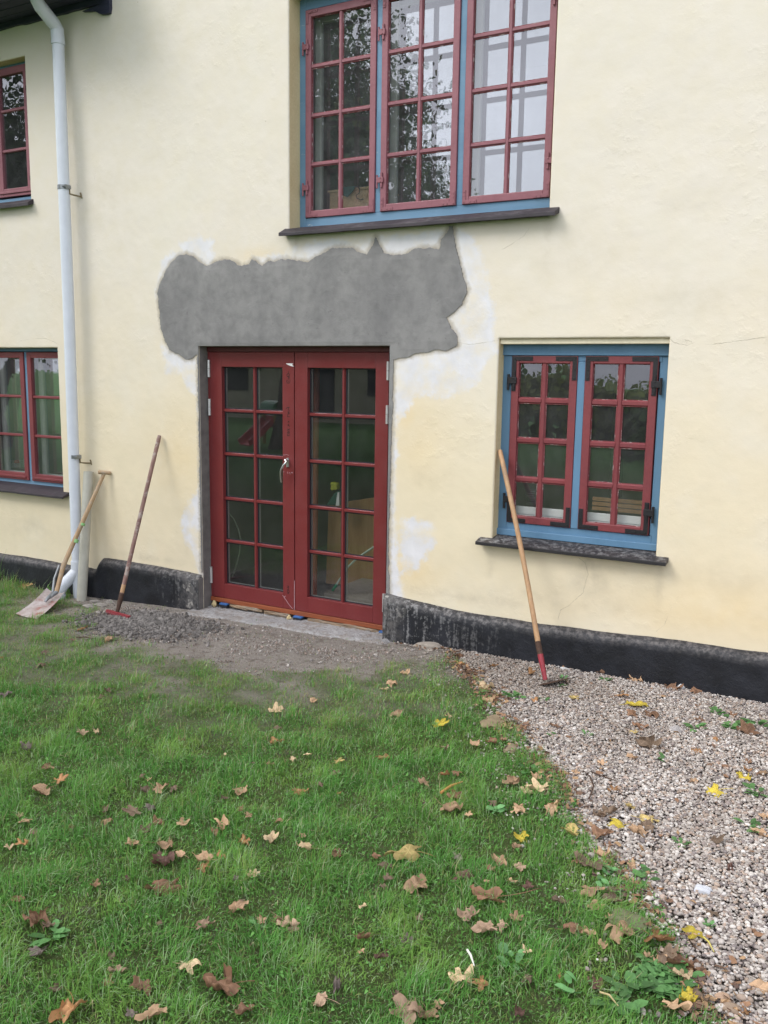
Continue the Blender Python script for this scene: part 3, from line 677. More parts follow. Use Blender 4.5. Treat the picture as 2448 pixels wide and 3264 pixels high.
    def strokes(L_, f, w, mat, name, dy=.0008):
        m = MB()
        for ln in L_:
            P = [Vector(W(*f(*p), y-dy)) for p in ln]
            for a, b in zip(P[:-1], P[1:]):
                t = (b-a); 
                if t.length < 1e-5: continue
                nn = Vector((-t.y, t.x)).normalized()*w/2; t = t.normalized()*w*.4
                q = [a-t-nn, b+t-nn, b+t+nn, a-t+nn]; m.add([(p.x, y-dy, p.y) for p in q], [(0, 1, 2, 3)])
        m.build(name, mat, d)
    strokes([[(208,285),(208,345)], [(190,350),(165,375),(165,410),(190,430),(230,400),(235,355),(190,350)], [(240,430),(200,440),(235,465),(200,500)], [(245,510),(250,570),(220,605),(175,600),(155,560),(165,525)], [(190,530),(205,570)],
             [(235,1255),(190,1262),(140,1290)], [(215,1268),(200,1330),(235,1345)], [(190,1380),(235,1388),(190,1410),(235,1435),(195,1445)], [(185,1460),(185,1512),(242,1520)],
             [(190,1635),(230,1668)], [(230,1630),(190,1670)], [(190,1730),(195,1762),(220,1745),(205,1715),(238,1782)],
             [(185,1850),(235,1872)], [(235,1840),(180,1890)], [(235,1900),(205,1910),(180,1940),(235,1932),(235,1962),(180,1962)], [(185,1990),(178,2030),(230,2032),(225,1990)]], zm, .0042, MARK, 'marker_writing')
    zs = zoom(895, 1840, 55/1014)
    strokes([[(380,520),(460,520),(470,600),(380,610)], [(470,660),(430,690),(400,760),(400,900),(490,900),(480,760),(440,740)], [(400,960),(470,960)]], zs, .0045, MARK, 'marker_number')
    strokes([[(110,1060),(300,1330),(480,1600),(690,1850)], [(200,1170),(280,1100)], [(800,210),(800,1000),(795,1900)]], zs, .0042, SCRATCH, 'scratch')
    strokes([[(600,195),(720,185),(800,160),(870,190),(930,205)], [(590,1190),(660,1170)], [(850,1190),(880,1290)], [(980,1200),(1010,1330)], [(1080,1200),(1160,1200),(1130,1270),(1080,1200)]], zh, .003, SCRATCH, 'scuff_mark')
    m = MB(); q = [W(*zm(*p), y-.001) for p in [(135,68),(335,72),(310,110),(350,160),(250,135),(180,105)]]
    m.add([(a, y-.001, b) for a, b in q], [tuple(range(6))]); m.build('torn_tape', WHITEP, d)
french_door()

# ---- threshold: rough concrete below the door, shims and splintered wood
def threshold():
    nx, ny = 170, 40; xs = np.linspace(-4.80, -2.78, nx); ys = np.linspace(-.34, .16, ny); X, Y = np.meshgrid(xs, ys)
    Z = gz(X, X*0-.10)+.012+.006*fbm2(X, Y, 3, 51)+.006*fbm2(X, Y, 11, 52)+.004*fbm2(X, Y, 26, 55)
    edge = .205-.02*(X+3.9)+.06*fbm2(X, X*0, 1.3, 53, 5)
    Z = Z-.10*np.clip((-Y-edge+.05)/.09, 0, 1)**1.6
    Z = np.where(X > -3.0, Z+.01-.12*np.clip((X+2.98)/.2, 0, 1), Z)
    V = np.stack([X, Y, Z], -1).reshape(-1, 3); idx = np.arange(nx*ny).reshape(ny, nx)
    F = np.stack([idx[:-1, :-1], idx[:-1, 1:], idx[1:, 1:], idx[1:, :-1]], -1).reshape(-1, 4)
    m = M('rough_threshold_mortar', .95); k = m.mix(m.rng(m.noise(6, 6, .7), .3, .7), (.29, .285, .29), (.42, .415, .42)); k = m.mix(m.rng(m.noise(11, 6, .7), .48, .60, 0, .85), k, (.27, .24, .215)); k = m.mix(m.rng(m.noise(40, 5), .5, .7, 0, .6), k, (.15, .135, .125))
    m.col(k); m.bump(m.noise(14, 5, .7), .9, .03); m.bump(m.noise(60, 5, .7), .9, .012)
    npmesh('threshold', V, F, m.m, parent=house)
threshold()
def shim(x, z, w=.075, label=None):
    t = thing('plastic_shim', label, 'shim', (x, .09, z-.034), 'blue plastic shims under the door sill')
    m = MB(); m.box(x-w/2, x+w/2, .065, .17, z-.012, z); 
    for k in range(3): m.box(x-w/2+.006, x+w/2-.006, .061, .065, z-.0105+k*.0036, z-.0085+k*.0036)
    m.build('blue_wedge', BLUEPL, t, bevel=.001)
    MB().box(x-w/2-.002, x+w/2+.002, .066, .17, z-.034, z-.0125).build('black_pad', BLACKPL, t, bevel=.002)
shim(-4.585, .083, label='blue and black plastic shim under the left end of the door sill')
shim(-3.845, .083, label='blue and black plastic shim under the middle of the door sill')
shim(-3.075, .083, .07, label='blue and black plastic shim under the right end of the door sill')
def splinter(x0, x1, z0, z1, label, seed):
    r = random.Random(seed); t = thing('splintered_timber', label, 'old wood', ((x0+x1)/2, .1, z0), 'crumbling wood under the door')
    m = MB(); n = 46
    for i in range(n):
        a = r.uniform(x0, x1-.05); l = r.uniform(.05, .22); b = min(x1, a+l); z = r.uniform(z0, z1); y = r.uniform(.075, .10); k = r.uniform(-.008, .008)
        pts = [(a+(b-a)*q/4, y+r.uniform(-.003, .003), z+k*q/4+r.uniform(-.002, .002)) for q in range(5)]
        m.tube(pts, [.002, .006, .007, .006, .002], 6)
    m.box(x0, x1, .085, .16, z0-.005, z1)
    m.build('splinters', ROTTEN, t)
splinter(-4.18, -3.93, .058, .078, 'short splintered piece of old wood left of the middle shim', 1)
splinter(-3.76, -3.12, .052, .079, 'long splintered rotten beam edge right of the middle shim', 2)
splinter(-4.53, -4.20, .066, .080, 'thin dark strip of old wood right of the left shim', 3)
def blob(name, c, r_, mat, label, cat, seed, parent=None, squash=(1, 1, .8)):
    import bmesh
    bm = bmesh.new(); bmesh.ops.create_icosphere(bm, subdivisions=3, radius=1); rr = random.Random(seed); ph = [rr.uniform(0, 6) for _ in range(6)]
    for v in bm.verts:
        p = v.co; k = 1+.13*math.sin(p.x*5+ph[0])+.11*math.sin(p.y*6+ph[1])+.1*math.sin(p.z*5+ph[2])+.05*math.sin(p.x*13+ph[3])*math.sin(p.y*12+ph[4])
        v.co = Vector((p.x*squash[0], p.y*squash[1], p.z*squash[2]))*r_*k
    me = bpy.data.meshes.new(name); bm.to_mesh(me); bm.free(); o = link(name, me, mat, parent, smooth=True); o.location = c
    if label: tag(o, label, cat)
    return o
blob('foam_lump', (-4.683, .075, .062), .024, FOAM, 'small yellow lump of foam beside the left shim under the door', 'foam', 3, squash=(.9, .8, 1.2))
blob('foam_lump', (-3.925, .07, .060), .020, FOAM, 'small beige crumb of foam just left of the middle shim', 'foam', 4, squash=(1, .8, 1))

# ---- downpipe with swan neck, brackets and branch
def downpipe():
    x, r_ = -6.060, .047
    m = MB(); m.tube([(x-.008, -.115, .255), (x-.004, -.112, 1.3), (x+.002, -.108, 2.4), (x+.001, -.106, 3.5), (x, -.105, 4.60)], r_, 32)
    p = m.build('downpipe', PVC, house, smooth=True); tag(p, 'grey white plastic downpipe')
    m = MB(); m.tube([(x, -.105, 4.58), (x, -.110, 4.67), (x, -.135, 4.70), (x, -.27, 4.79), (x, -.295, 4.82), (x, -.295, 4.93)], .052, 28); m.build('swan_neck', PVC, p)
    m = MB(); m.tube([(x, -.105, 4.555), (x, -.105, 4.585)], .054, 28); m.build('collar', PVC, p, bevel=.002)
    for z, mt in ((3.452, GALV), (1.222, GALV)):
        m = MB(); m.tube([(x, -.107, z-.016), (x, -.107, z+.016)], .0505, 28); m.box(x+.030, x+.062, -.140, -.085, z-.015, z+.015)
        for dx in (.038, .054): m.tube([(x+dx, -.158, z), (x+dx, -.085, z)], .005, 8)
        m.build('pipe_clamp', mt, p)
        m = MB(); m.tube([(x+.045, -.09, z-.005), (x+.045, -.088, z-.05), (x+.06, -.055, z-.056), (x+.085, .005, z-.062)], .0075, 8); m.tube([(x+.085, -.012, z-.03), (x+.092, .0, z-.075)], .006, 8)
        m.build('wall_hook', GREYBRK, p)
    # branch at the foot
    xb = x-.008; m = MB(); m.tube([(xb, -.115, .30), (xb, -.115, .225)], .056, 26); m.tube([(xb, -.115, .24), (xb+.012, -.12, .0), (xb+.01, -.12, -.08)], .050, 26)
    m.build('pipe_foot', PVC, p, smooth=True)
    m = MB(); m.tube([(xb, -.118, .215), (xb-.03, -.155, .165), (xb-.075, -.215, .09), (xb-.098, -.245, .03), (xb-.10, -.25, -.05)], .050, 24)
    m.tube([(xb-.098, -.245, .015), (xb-.1, -.25, -.06)], .057, 24); m.build('branch_elbow', PVC, p, smooth=True)
    return p
downpipe()
# ---- eave: soffit boards, rafter ends, gutter and roof slope over the left part
def eave():
    m = MB(); x1 = -5.555
    for k in range(6):
        a = -.02-k*.095; m.box(-9.5, x1+rnd.uniform(-.01, .01), a-.088, a, 4.868+rnd.uniform(0, .004), 4.90)
    e = m.build('eave_soffit', EAVE, house, bevel=.003)
    m = MB(); xs = np.arange(-9.5, -5.60, .03)
    poly = [(x, 4.822+.012*float(fbm2(np.array(x), np.array(0.), 2.2, 61, 4))) for x in xs]
    poly = poly+[(-5.86, 4.80), (-5.80, 4.79), (-5.74, 4.785), (-5.66, 4.745), (-5.60, 4.735), (-5.565, 4.738), (-5.555, 4.78), (-5.555, 4.868), (-9.5, 4.868)]
    poly = [p for p in poly if not (-5.88 < p[0] < -5.861)]
    m.prism(poly, -.030, .012, lambda u, v, w: (u, w, v)); m.build('eave_board', EAVE, house)
    m = MB()
    for x in (-9.2, -8.5, -7.8, -7.1, -6.4, -5.70): m.box(x-.05, x+.05, -.40, -.031, 4.79, 4.866)
    MB().box(-9.5, x1, -.60, -.575, 4.86, 5.02).build('fascia', EAVE, house, bevel=.003)
    g = MB(); n = 12; P = []
    for i in range(n+1):
        a = math.pi+math.pi*i/n; P.append((math.cos(a)*.062, math.sin(a)*.062))
    P += [(.058, 0)]+[(math.cos(math.pi*2-math.pi*i/n)*.058, math.sin(math.pi*2-math.pi*i/n)*.058) for i in range(n+1)]
    g.prism(P, -9.5, -5.50, lambda u, v, w: (w, -.295+u, 4.985+v)); g.build('gutter', PVC, house)
    m = MB(); m.prism([(-.62, 5.00), (.10, 5.72), (.10, 5.85), (-.68, 5.07)], -9.6, -5.53, lambda u, v, w: (w, u, v)); m.build('roof', EAVE, house)
    m = MB(); m.prism([(-.35, 6.35), (3.5, 9.6), (3.5, 9.75), (-.40, 6.47)], -5.52, 3, lambda u, v, w: (w, u, v)); m.build('roof', EAVE, house)
eave()
# wall body behind the front, rooms
def rooms():
    m = MB()
    for (x0, x1, z0, z1) in ((-9.4, -5.55, .04, 2.60), (-5.35, -2.62, .04, 2.60), (-2.50, 2.4, .30, 2.60), (-9.4, -5.6, 2.85, 5.2), (-5.4, 2.4, 2.75, 5.2)):
        y0, y1 = .235, 4.0
        m.add([(x0,y0,z0),(x1,y0,z0),(x1,y1,z0),(x0,y1,z0),(x0,y0,z1),(x1,y0,z1),(x1,y1,z1),(x0,y1,z1)], [(0,1,2,3),(4,7,6,5),(1,5,6,2),(2,6,7,3),(3,7,4,0)])
    m.build('room', ROOM, house)
    # masonry between the facade and the rooms: backs of the reveals
    m = MB(); keys = list(OPEN.values())
    xs = sorted({-9.5, 2.5}|{o[0]-.03 for o in keys}|{o[1]+.03 for o in keys}); zs = sorted({-.1, 5.3}|{o[2]-.03 for o in keys}|{o[3]+.03 for o in keys})
    for a, b in zip(xs[:-1], xs[1:]):
        for c, e in zip(zs[:-1], zs[1:]):
            xm, zm = (a+b)/2, (c+e)/2
            if any(o[0]-.03 <= xm <= o[1]+.03 and o[2]-.03 <= zm <= o[3]+.03 for o in keys): continue
            m.box(a, b, .04, .233, c, e)
    m.build('masonry', ROOM, house)
rooms()

# ================================================================== things seen behind the glass, plus modelled reflections
def inside():
    t = thing('wooden_crate', 'pale plywood crate inside the tall upper window', 'crate', (-3.6, .45, 2.98))
    z = zoom(880, 0, .5666); cx0 = W(*z(300, 1120), .30)[0]; cx1 = W(*z(560, 1120), .30)[0]; cz = W(*z(400, 1062), .30)[1]
    MB().box(cx0, cx1, .302, .62, 2.98, cz-.016).build('crate_side', PLY, t, bevel=.003)
    MB().box(cx0-.012, cx1+.012, .292, .63, cz-.015, cz).build('crate_rim', PLY, t, bevel=.002)
    P = [W(*z(*p), .285) for p in [(370,1065),(400,1050),(450,1048),(430,1080),(400,1110),(380,1100)]]
    m = MB(); m.prism([(a, b) for a, b in P], .280, .290, lambda u, v, w: (u, w, v)); m.box(P[0][0], P[2][0], .281, .40, cz+.001, cz+.010)
    tag(m.build('green_cloth', plain('teal_cloth', (.03, .16, .18), .9), bevel=.003), 'small dark green cloth hanging over the crate in the upper window', 'cloth')
    m = MB(); P = [W(*z(*p), .285) for p in [(455,1050),(470,1060),(468,1085),(450,1100),(455,1115),(478,1125),(490,1120)]]
    m.tube([(a, .285, b) for a, b in P], .004, 6); m.build('cord', BLACKPL, t)
    # behind the door
    z = zoom(600, 1080, .4430)
    a = W(*z(930, 200), .75); b = W(*z(905, 1790), .75)
    m = MB(); m.tube([(a[0], .75, 2.55), (b[0], .75, .05)], .026, 18)
    tag(m.build('red_pole', plain('brick_red_pole', (.42, .13, .09), .6), smooth=True), 'slim brick red pole standing behind the right door leaf', 'pole')
    P = [W(*z(*p), .9) for p in [(1010,1190),(990,1760),(1420,1800),(1420,1130)]]
    m = MB(); m.prism(P, .90, .925, lambda u, v, w: (u, w, v)); tag(m.build('brown_board', BOARD, bevel=.002), 'large brown wooden board standing behind the right door leaf', 'board')
    m = MB(); P = [W(*z(*p), .35) for p in [(1400,1470),(1330,1500),(1220,1575),(1150,1640),(1120,1690),(1080,1745),(1065,1775)]]
    h = thing('garden_hose', 'pale hose with a green end lying behind the right door leaf', 'hose', (P[3][0], .35, P[-1][1]))
    m.tube([(p[0], .35, p[1]) for p in P], .008, 10); m.build('hose', plain('pale_hose', (.50, .58, .50), .5), h, smooth=True)
    m = MB(); P = [W(*z(*p), .35) for p in [(1070,1765),(1050,1795),(1038,1812)]]; m.tube([(p[0], .35, p[1]) for p in P], [.012, .013, .010], 10); m.build('hose_end', plain('green_plastic', (.02, .28, .14), .4), h)
    m = MB(); P = [W(*z(*p), .4) for p in [(290,1250),(330,1300),(362,1370),(376,1440),(372,1530),(352,1610),(330,1680),(318,1710)]]
    m.tube([(p[0], .4, p[1]) for p in P], .007, 10); tag(m.build('curved_reflection', plain('pale_reflection', (.34, .38, .30), .5), smooth=True), 'thin pale curve standing in for a reflection in the left door leaf', 'tube')  # solid stand-in for a pale curved reflection in the pane
    P = [W(*z(*p), .7) for p in [(985,1200),(1040,1120),(1070,1095),(1090,1100),(1092,1200)]]
    m = MB(); m.prism(P, .70, .78, lambda u, v, w: (u, w, v)); tag(m.build('green_bag', plain('green_fabric', (.03, .11, .09), .9), bevel=.02), 'dark green cloth bag behind the right door leaf', 'bag')
    c = W(*z(1055, 1060), .72); blob('yellow_reflection', (c[0], .72, c[1]), .035, plain('yellow_reflection_blur', (.50, .52, .05), .6), 'small yellow blur standing in for a reflection in the right door leaf', 'reflection', 5, squash=(1, 1, 1))  # solid lump standing in for a blurry yellow reflection
    P = [W(*z(*p), .65) for p in [(1065,1200),(1090,1200),(1090,1105),(1078,1105)]]
    m = MB(); m.prism(P, .64, .66, lambda u, v, w: (u, w, v)); tag(m.build('white_card', WHITEP), 'narrow white card behind the right door leaf', 'card')
    m = MB(); m.box(-3.75, -2.9, .30, 1.1, .055, .24); tag(m.build('pale_floor_board', plain('dusty_slab', (.33, .29, .25), .9)), 'dusty pale floor slab behind the bottom right door panes', 'slab')
    # lower right window: batten stack and dark bottle-like post
    t = thing('slatted_board', 'reddish brown slatted board inside the lower right window', 'board', (-1.45, .30, 1.045))
    for k in range(3): MB().box(-1.66, -1.16, .42+k*.002, .44, 1.075+k*.032, 1.101+k*.032).build('slat', BOARD, t, bevel=.003)
    z = z5; P = [W(*z(*p), .5) for p in [(1065,1030),(1075,1012),(1125,1012),(1135,1030),(1130,1300),(1055,1300)]]
    m = MB(); m.prism(P, .50, .56, lambda u, v, w: (u, w, v)); tag(m.build('black_post', BLACKPL, bevel=.006), 'black upright post inside the right sash of the lower right window', 'post')
    t = thing('wire_basket', 'grey wire basket inside the left sash of the lower right window', 'basket', (-2.0, .5, 1.1))
    P = [W(*z(*p), .5) for p in [(405,1240),(500,1240),(490,1350),(420,1350)]]
    cx = (P[0][0]+P[1][0])/2; z0, z1 = P[2][1], P[0][1]; m = MB()
    for k in range(7):
        q = k/6; rr = .045+.012*q; m.tube([(cx+rr*math.cos(a), .55+rr*math.sin(a), z0+(z1-z0)*q) for a in np.linspace(0, 6.283, 25)], .0016, 5, cap=False)
    m.build('basket_wire', GALV, t)
    # lower left window: white box with red lid
    z = z6; P = [W(*z(*p), .30) for p in [(40,955),(125,950),(120,1005),(35,1010)]]
    m = MB(); m.prism(P, .30, .42, lambda u, v, w: (u, w, v)); tag(m.build('white_box', WHITEP, bevel=.004), 'small white box inside the lower left window', 'box')
    c = W(*z(122, 962), .29); blob('red_cup', (c[0], .29, c[1]), .022, plain('orange_red_plastic', (.55, .10, .05), .5), 'small orange red cup beside the white box in the lower left window', 'cup', 6)
inside()

# ================================================================== tools and pipe against the wall
def beige_pipe():
    zt = W(*z6(628, 1035), -.10); b = G(*z6(590, 2000)); xb = W(*z6(592, 1990), -.20)
    m = MB(); A = Vector((zt[0], -.075, zt[1])); B = Vector((xb[0], -.20, -.05)); n = 30; r0, r1 = .042, .037
    d = (B-A).normalized(); a = d.orthogonal().normalized(); c = d.cross(a); V = []; F = []
    for (p, r_) in ((A, r0), (B, r0), (B, r1), (A, r1)):
        for k in range(n): w = 2*math.pi*k/n; V.append(p+(a*math.cos(w)+c*math.sin(w))*r_)
    for j in range(4):
        for k in range(n): F.append((j*n+k, j*n+(k+1) % n, ((j+1) % 4)*n+(k+1) % n, ((j+1) % 4)*n+k))
    m.add(V, F); o = m.build('plastic_pipe', PVCB, bevel=.001)
    tag(o, 'loose beige plastic pipe leaning on the wall beside the downpipe', 'pipe')
beige_pipe()
ze = zoom(300, 1360, 260/1659); za = zoom(0, 1700, 420/1659); zb = zoom(1560, 1960, 340/1659)
def P3(p, y): q = W(*p, y); return Vector((q[0], y, q[1]))
def shovel():
    top = P3(ze(200, 960), -.045)
    lo = P3(za(712, 740), -.48)             # where the shaft meets the blade socket
    t = thing('shovel', 'flat square shovel with wooden T handle leaning on the downpipe', 'shovel', (lo.x, lo.y, 0))
    mid = P3(za(800, 400), -.36)
    m = MB(); m.tube([top, top.lerp(mid, .5)+Vector((.0, 0, .0)), mid, lo], [.0155, .0185, .020, .019], 16); m.build('shaft', HANDLE, t, smooth=True)
    ax = (P3(ze(345, 975), -.03)-P3(ze(85, 955), -.10)); L2 = ax.length/2; ax.normalize(); c = top+Vector((.005, 0, .012))
    m = MB(); m.tube([c-ax*L2, c-ax*L2*.9, c-ax*L2*.3, c+ax*L2*.3, c+ax*L2*.9, c+ax*L2], [.011, .017, .0165, .0165, .017, .012], 14); m.build('grip', HANDLE, t, smooth=True)
    # green paint specks
    m = MB()
    sd_ = (top-lo).normalized()
    for (x, y_, l) in ((918, 80, .030), (1010, -130, .022)):
        p = P3(za(x, y_), -.30); q = lo+sd_*(p-lo).dot(sd_); m.tube([q-sd_*l/2+Vector((-.004,-.003,0)), q+sd_*l/2+Vector((-.004,-.003,0))], .0172, 14)
    m.build('green_paint_mark', plain('lime_paint', (.20, .42, .16), .6), t)
    # blade: dished plate
    TL = P3(za(600, 728), -.45); TR = P3(za(835, 770), -.40); g = G(*za(205, 1040)); BL = Vector((g[0], g[1], g[2]+.012)); g = G(*za(470, 1100)); BR = Vector((g[0], g[1], g[2]+.010))
    # keep it a true rectangle: blade width from the tip edge
    wv = BR-BL; wd = wv.length; lv = ((TL+TR)/2-(BL+BR)/2); nrm = wv.cross(lv).normalized()
    if nrm.z < 0: nrm = -nrm
    V = []; F = []; n = 15; k_ = 17
    for side in (0, 1):
        for j in range(k_):
            v = j/(k_-1)
            for i in range(n):
                u = i/(n-1); a = BL.lerp(BR, u); b = TL.lerp(TR, u)
                lift = .030*(abs(2*u-1)**3)*(.3+.7*v)-.018*math.sin(math.pi*v)
                p = a.lerp(b, v)+nrm*(lift+.0015*(1-2*side)); V.append(p)
    for side in (0, 1):
        o_ = side*n*k_
        for j in range(k_-1):
            for i in range(n-1): F.append((o_+j*n+i, o_+j*n+i+1, o_+(j+1)*n+i+1, o_+(j+1)*n+i))
    bd = [i for i in range(n)]+[j*n+n-1 for j in range(1, k_)]+[(k_-1)*n+i for i in range(n-2, -1, -1)]+[j*n for j in range(k_-2, 0, -1)]
    for a, b in zip(bd, bd[1:]+bd[:1]): F.append((a, b, b+n*k_, a+n*k_))
    m = MB(); m.add(V, F)
    mm = M('worn_shovel_steel', .45, .35); g_ = mm.noise(16, 5, .6)
    k = mm.mix(mm.rng(g_, .35, .6), (.56, .52, .53), (.40, .32, .31)); k = mm.mix(mm.rng(mm.noise(9, 4), .56, .66, 0, .8), k, (.36, .07, .06)); k = mm.mix(mm.rng(mm.noise(40, 6, .7), .58, .66, 0, .7), k, (.55, .53, .50))
    mm.col(k); mm.bump(g_, .4, .003); b_ = m.build('blade', mm.m, t, smooth=True)
    mid_b = (TL+TR)/2*.6+(BL+BR)/2*.4
    m = MB(); s0 = P3(za(760, 395), -.375)+Vector((0, -.012, 0)); m.tube([s0, s0.lerp(lo, .5)+Vector((-.02, -.02, 0)), lo+Vector((-.022, -.02, -.005)), mid_b.lerp(lo, .35)+nrm*.012, mid_b+nrm*.004], [.006, .010, .013, .018, .010], 10)
    m.build('socket_strap', GALV, t, smooth=True)
    m = MB(); m.tube([lo, mid_b+nrm*.008], [.020, .008], 12); m.build('socket', GALV, t, smooth=True)
shovel()
def rake():
    top = P3(ze(1330, 180), -.03); g = G(*za(1478, 1045)); bot = Vector((g[0], g[1], g[2]+.035))
    t = thing('garden_rake', 'worn reddish wooden handled rake leaning left of the door, red head on the soil', 'rake', (bot.x, bot.y, g[2]))
    d = (bot-top); L_ = d.length; d.normalize(); s1 = P3(za(1500, 800), -.40); k1 = (s1-top).dot(d)
    m = MB(); m.tube([top, top+d*.03]+[top+d*(k1*q/6) for q in range(1, 7)], [.014, .0168]+[.0168]*5+[.0165], 14); m.build('handle', RAKEWOOD, t, smooth=True)
    m = MB(); m.tube([top+d*(k1-.10), top+d*(k1-.035)], .0172, 14); m.build('bare_wood_band', HOEWOOD, t, smooth=True)
    m = MB(); m.tube([top+d*(k1-.03), top+d*(k1+.04), top+d*(k1+.12), bot], [.0185, .019, .014, .009], 12); m.build('ferrule', RUST, t, smooth=True)
    A = Vector(G(*za(1350, 1015)))+Vector((0, 0, .03)); B = Vector(G(*za(1630, 1085)))+Vector((0, 0, .02)); e = (B-A); l = e.length; e.normalize()
    m = MB(); m.obox((A+B)/2, e, e.cross(Vector((0, 0, 1))).normalized(), Vector((0, 0, 1)), l, .022, .018)
    n = 12
    for i in range(n):
        p = A.lerp(B, (i+.5)/n); side = Vector((-e.y, e.x, 0)); side = side if side.y < 0 else -side
        m.tube([p, p+side*.014+Vector((0, 0, -.012)), p+side*.020+Vector((0, 0, -.045))], [.006, .0055, .002], 6)
    m.build('rake_head', REDMET, t)
rake()
def hoe():
    top = P3(z5(222, 940), .035); g = G(*zb(872, 1085)); bot = Vector((g[0], g[1], g[2]+.02))
    t = thing('garden_hoe', 'long handled hoe with red socket leaning across the lower right window sill', 'hoe', (bot.x, bot.y, g[2]))
    # rests against the front edge of the sill
    d = (bot-top).normalized(); L_ = (bot-top).length
    bend = Vector((.012, 0, 0))
    pts = [top+d*(L_*.86*q/10)+bend*math.sin(math.pi*q/10) for q in range(11)]
    m = MB(); m.tube([pts[0]-d*.006]+pts, [.010, .0148]+[.0160]*9+[.0170], 16); m.build('handle', HOEWOOD, t, smooth=True)
    e = top+d*L_*.86
    m = MB(); m.tube([e-d*.035, e, e+d*.075], [.0178, .0182, .0165], 14); m.build('charred_collar', RUST, t, smooth=True)
    m = MB(); m.tube([e+d*.045, e+d*.08, bot-d*.01], [.0182, .0178, .0135], 14); m.build('socket', REDMET, t, smooth=True)
    A = Vector(G(*zb(765, 1130))); B = Vector(G(*zb(1150, 1048))); A.z += .022; B.z += .028
    ex = (B-A); l = ex.length; ex.normalize(); ey = Vector((-ex.y, ex.x, 0)); ez = Vector((0, 0, 1)); tilt = (ez*.35-ey*.9).normalized()
    m = MB(); m.obox((A+B)/2+tilt*.03-Vector((0, 0, .006)), ex, tilt, ex.cross(tilt), l, .075, .004); m.build('hoe_blade', RUST, t, bevel=.001)
hoe()

# ================================================================== GROUND
EDGE = [(-2.95, .10), (-2.75, -.02), (-2.45, -.12), (-2.25, -.40), (-1.96, -.69), (-1.70, -1.08), (-1.50, -1.33), (-1.18, -1.71), (-.95, -2.09), (-.71, -2.36), (-.545, -2.54), (-.37, -2.86), (-.10, -3.3), (.25, -3.9), (.6, -5.2), (.9, -8)]
def gravel_sd(x, y):     # positive on the gravel side
    P = EDGE+[(6, -8), (6, .4), (-2.95, .4)]
    return -sdf(x, y, P)
DIRT = [(-6.3, .1), (-6.05, -.30), (-5.65, -.42), (-5.35, -.72), (-4.9, -1.02), (-4.3, -1.10), (-3.7, -1.16), (-3.2, -1.12), (-2.85, -.80), (-2.55, -.42), (-2.30, -.14), (-2.0, .1)]
def dirt_sd(x, y): return -sdf(x, y, DIRT)
def thin(x, y):        # how sparse the lawn is: 1 bare .. 0 full
    d = dirt_sd(x, y)+.10*fbm2(x, y, 2.2, 71, 4); a = np.clip((d+.02)/.10, 0, 1)
    halo = np.clip(1-(-d)/1.5, 0, 1)*np.clip(.72+.9*fbm2(x, y, 1.6, 72, 4), 0, 1)
    return np.maximum(a, halo*.86)
def ground():
    def ax(lo, hi, st, far_lo, far_hi):
        a = list(np.arange(lo, hi+1e-6, st)); s = st; q = lo
        L_ = []
        while q > far_lo: s *= 1.35; q -= s; L_.append(q)
        s = st; q = hi; R_ = []
        while q < far_hi: s *= 1.35; q += s; R_.append(q)
        return np.array(L_[::-1]+a+R_)
    xs = ax(-8.6, .6, .03, -260, 260); ys = ax(-5.2, .0, .03, -420, 12)
    ys = ys[ys < 300]; X, Y = np.meshgrid(xs, ys)
    Z = gz(X, Y)+.006*fbm2(X, Y, 2.5, 73)+.003*fbm2(X, Y, 9, 74)
    dirt = thin(X, Y); grav = gravel_sd(X, Y)+.05*fbm2(X, Y, 3, 75)
    Z = np.where(grav > 0, Z-.006, Z)
    V = np.stack([X, Y, Z], -1).reshape(-1, 3); ny, nx = X.shape; idx = np.arange(nx*ny).reshape(ny, nx)
    F = np.stack([idx[:-1, :-1], idx[:-1, 1:], idx[1:, 1:], idx[1:, :-1]], -1).reshape(-1, 4)
    far = np.clip((np.hypot(X+3, Y+2)-6.5)/3, 0, 1)
    m = M('garden_ground', .95, spec=.2)
    soil = m.mix(m.rng(m.noise(9, 6, .7), .3, .7), (.14, .11, .082), (.21, .175, .14))
    soil = m.mix(m.rng(m.noise(60, 4), .45, .7, 0, .6), soil, (.22, .19, .155))
    dust_haze = m.mix(m.rng(m.noise(7, 6, .65), .3, .7), (.50, .445, .40), (.36, .31, .275))
    dust_haze = m.mix(m.rng(m.noise(90, 4), .4, .65, 0, .6), dust_haze, (.56, .52, .485))
    turf = m.mix(m.rng(m.noise(5, 6, .7), .3, .7), (.085, .15, .038), (.16, .19, .07))
    k = m.mix(m.rng(m.attr('dirt'), .15, .8), turf, dust_haze)
    k = m.mix(m.rng(m.noise(14, 5), .55, .68, 0, .6), k, soil)
    gr = m.mix(m.rng(m.noise(80, 4, .7), .35, .65), (.20, .17, .15), (.42, .37, .34))
    k = m.mix(m.rng(m.attr('gravelly'), -.02, .03), k, gr)
    k = m.mix(m.math('MULTIPLY', m.attr('far'), m.rng(m.attr('gravelly'), .03, -.02)), k, m.mix(m.rng(m.noise(3, 6, .7), .35, .65), (.07, .18, .045), (.13, .27, .07)))
    m.col(k); m.bump(m.noise(30, 6, .7), 1., .03); m.bump(m.noise(120, 4), .9, .010)
    tag(npmesh('ground', V, F, m.m, {'dirt': dirt.ravel(), 'gravelly': grav.ravel(), 'far': far.ravel()}), kind='structure')
ground()

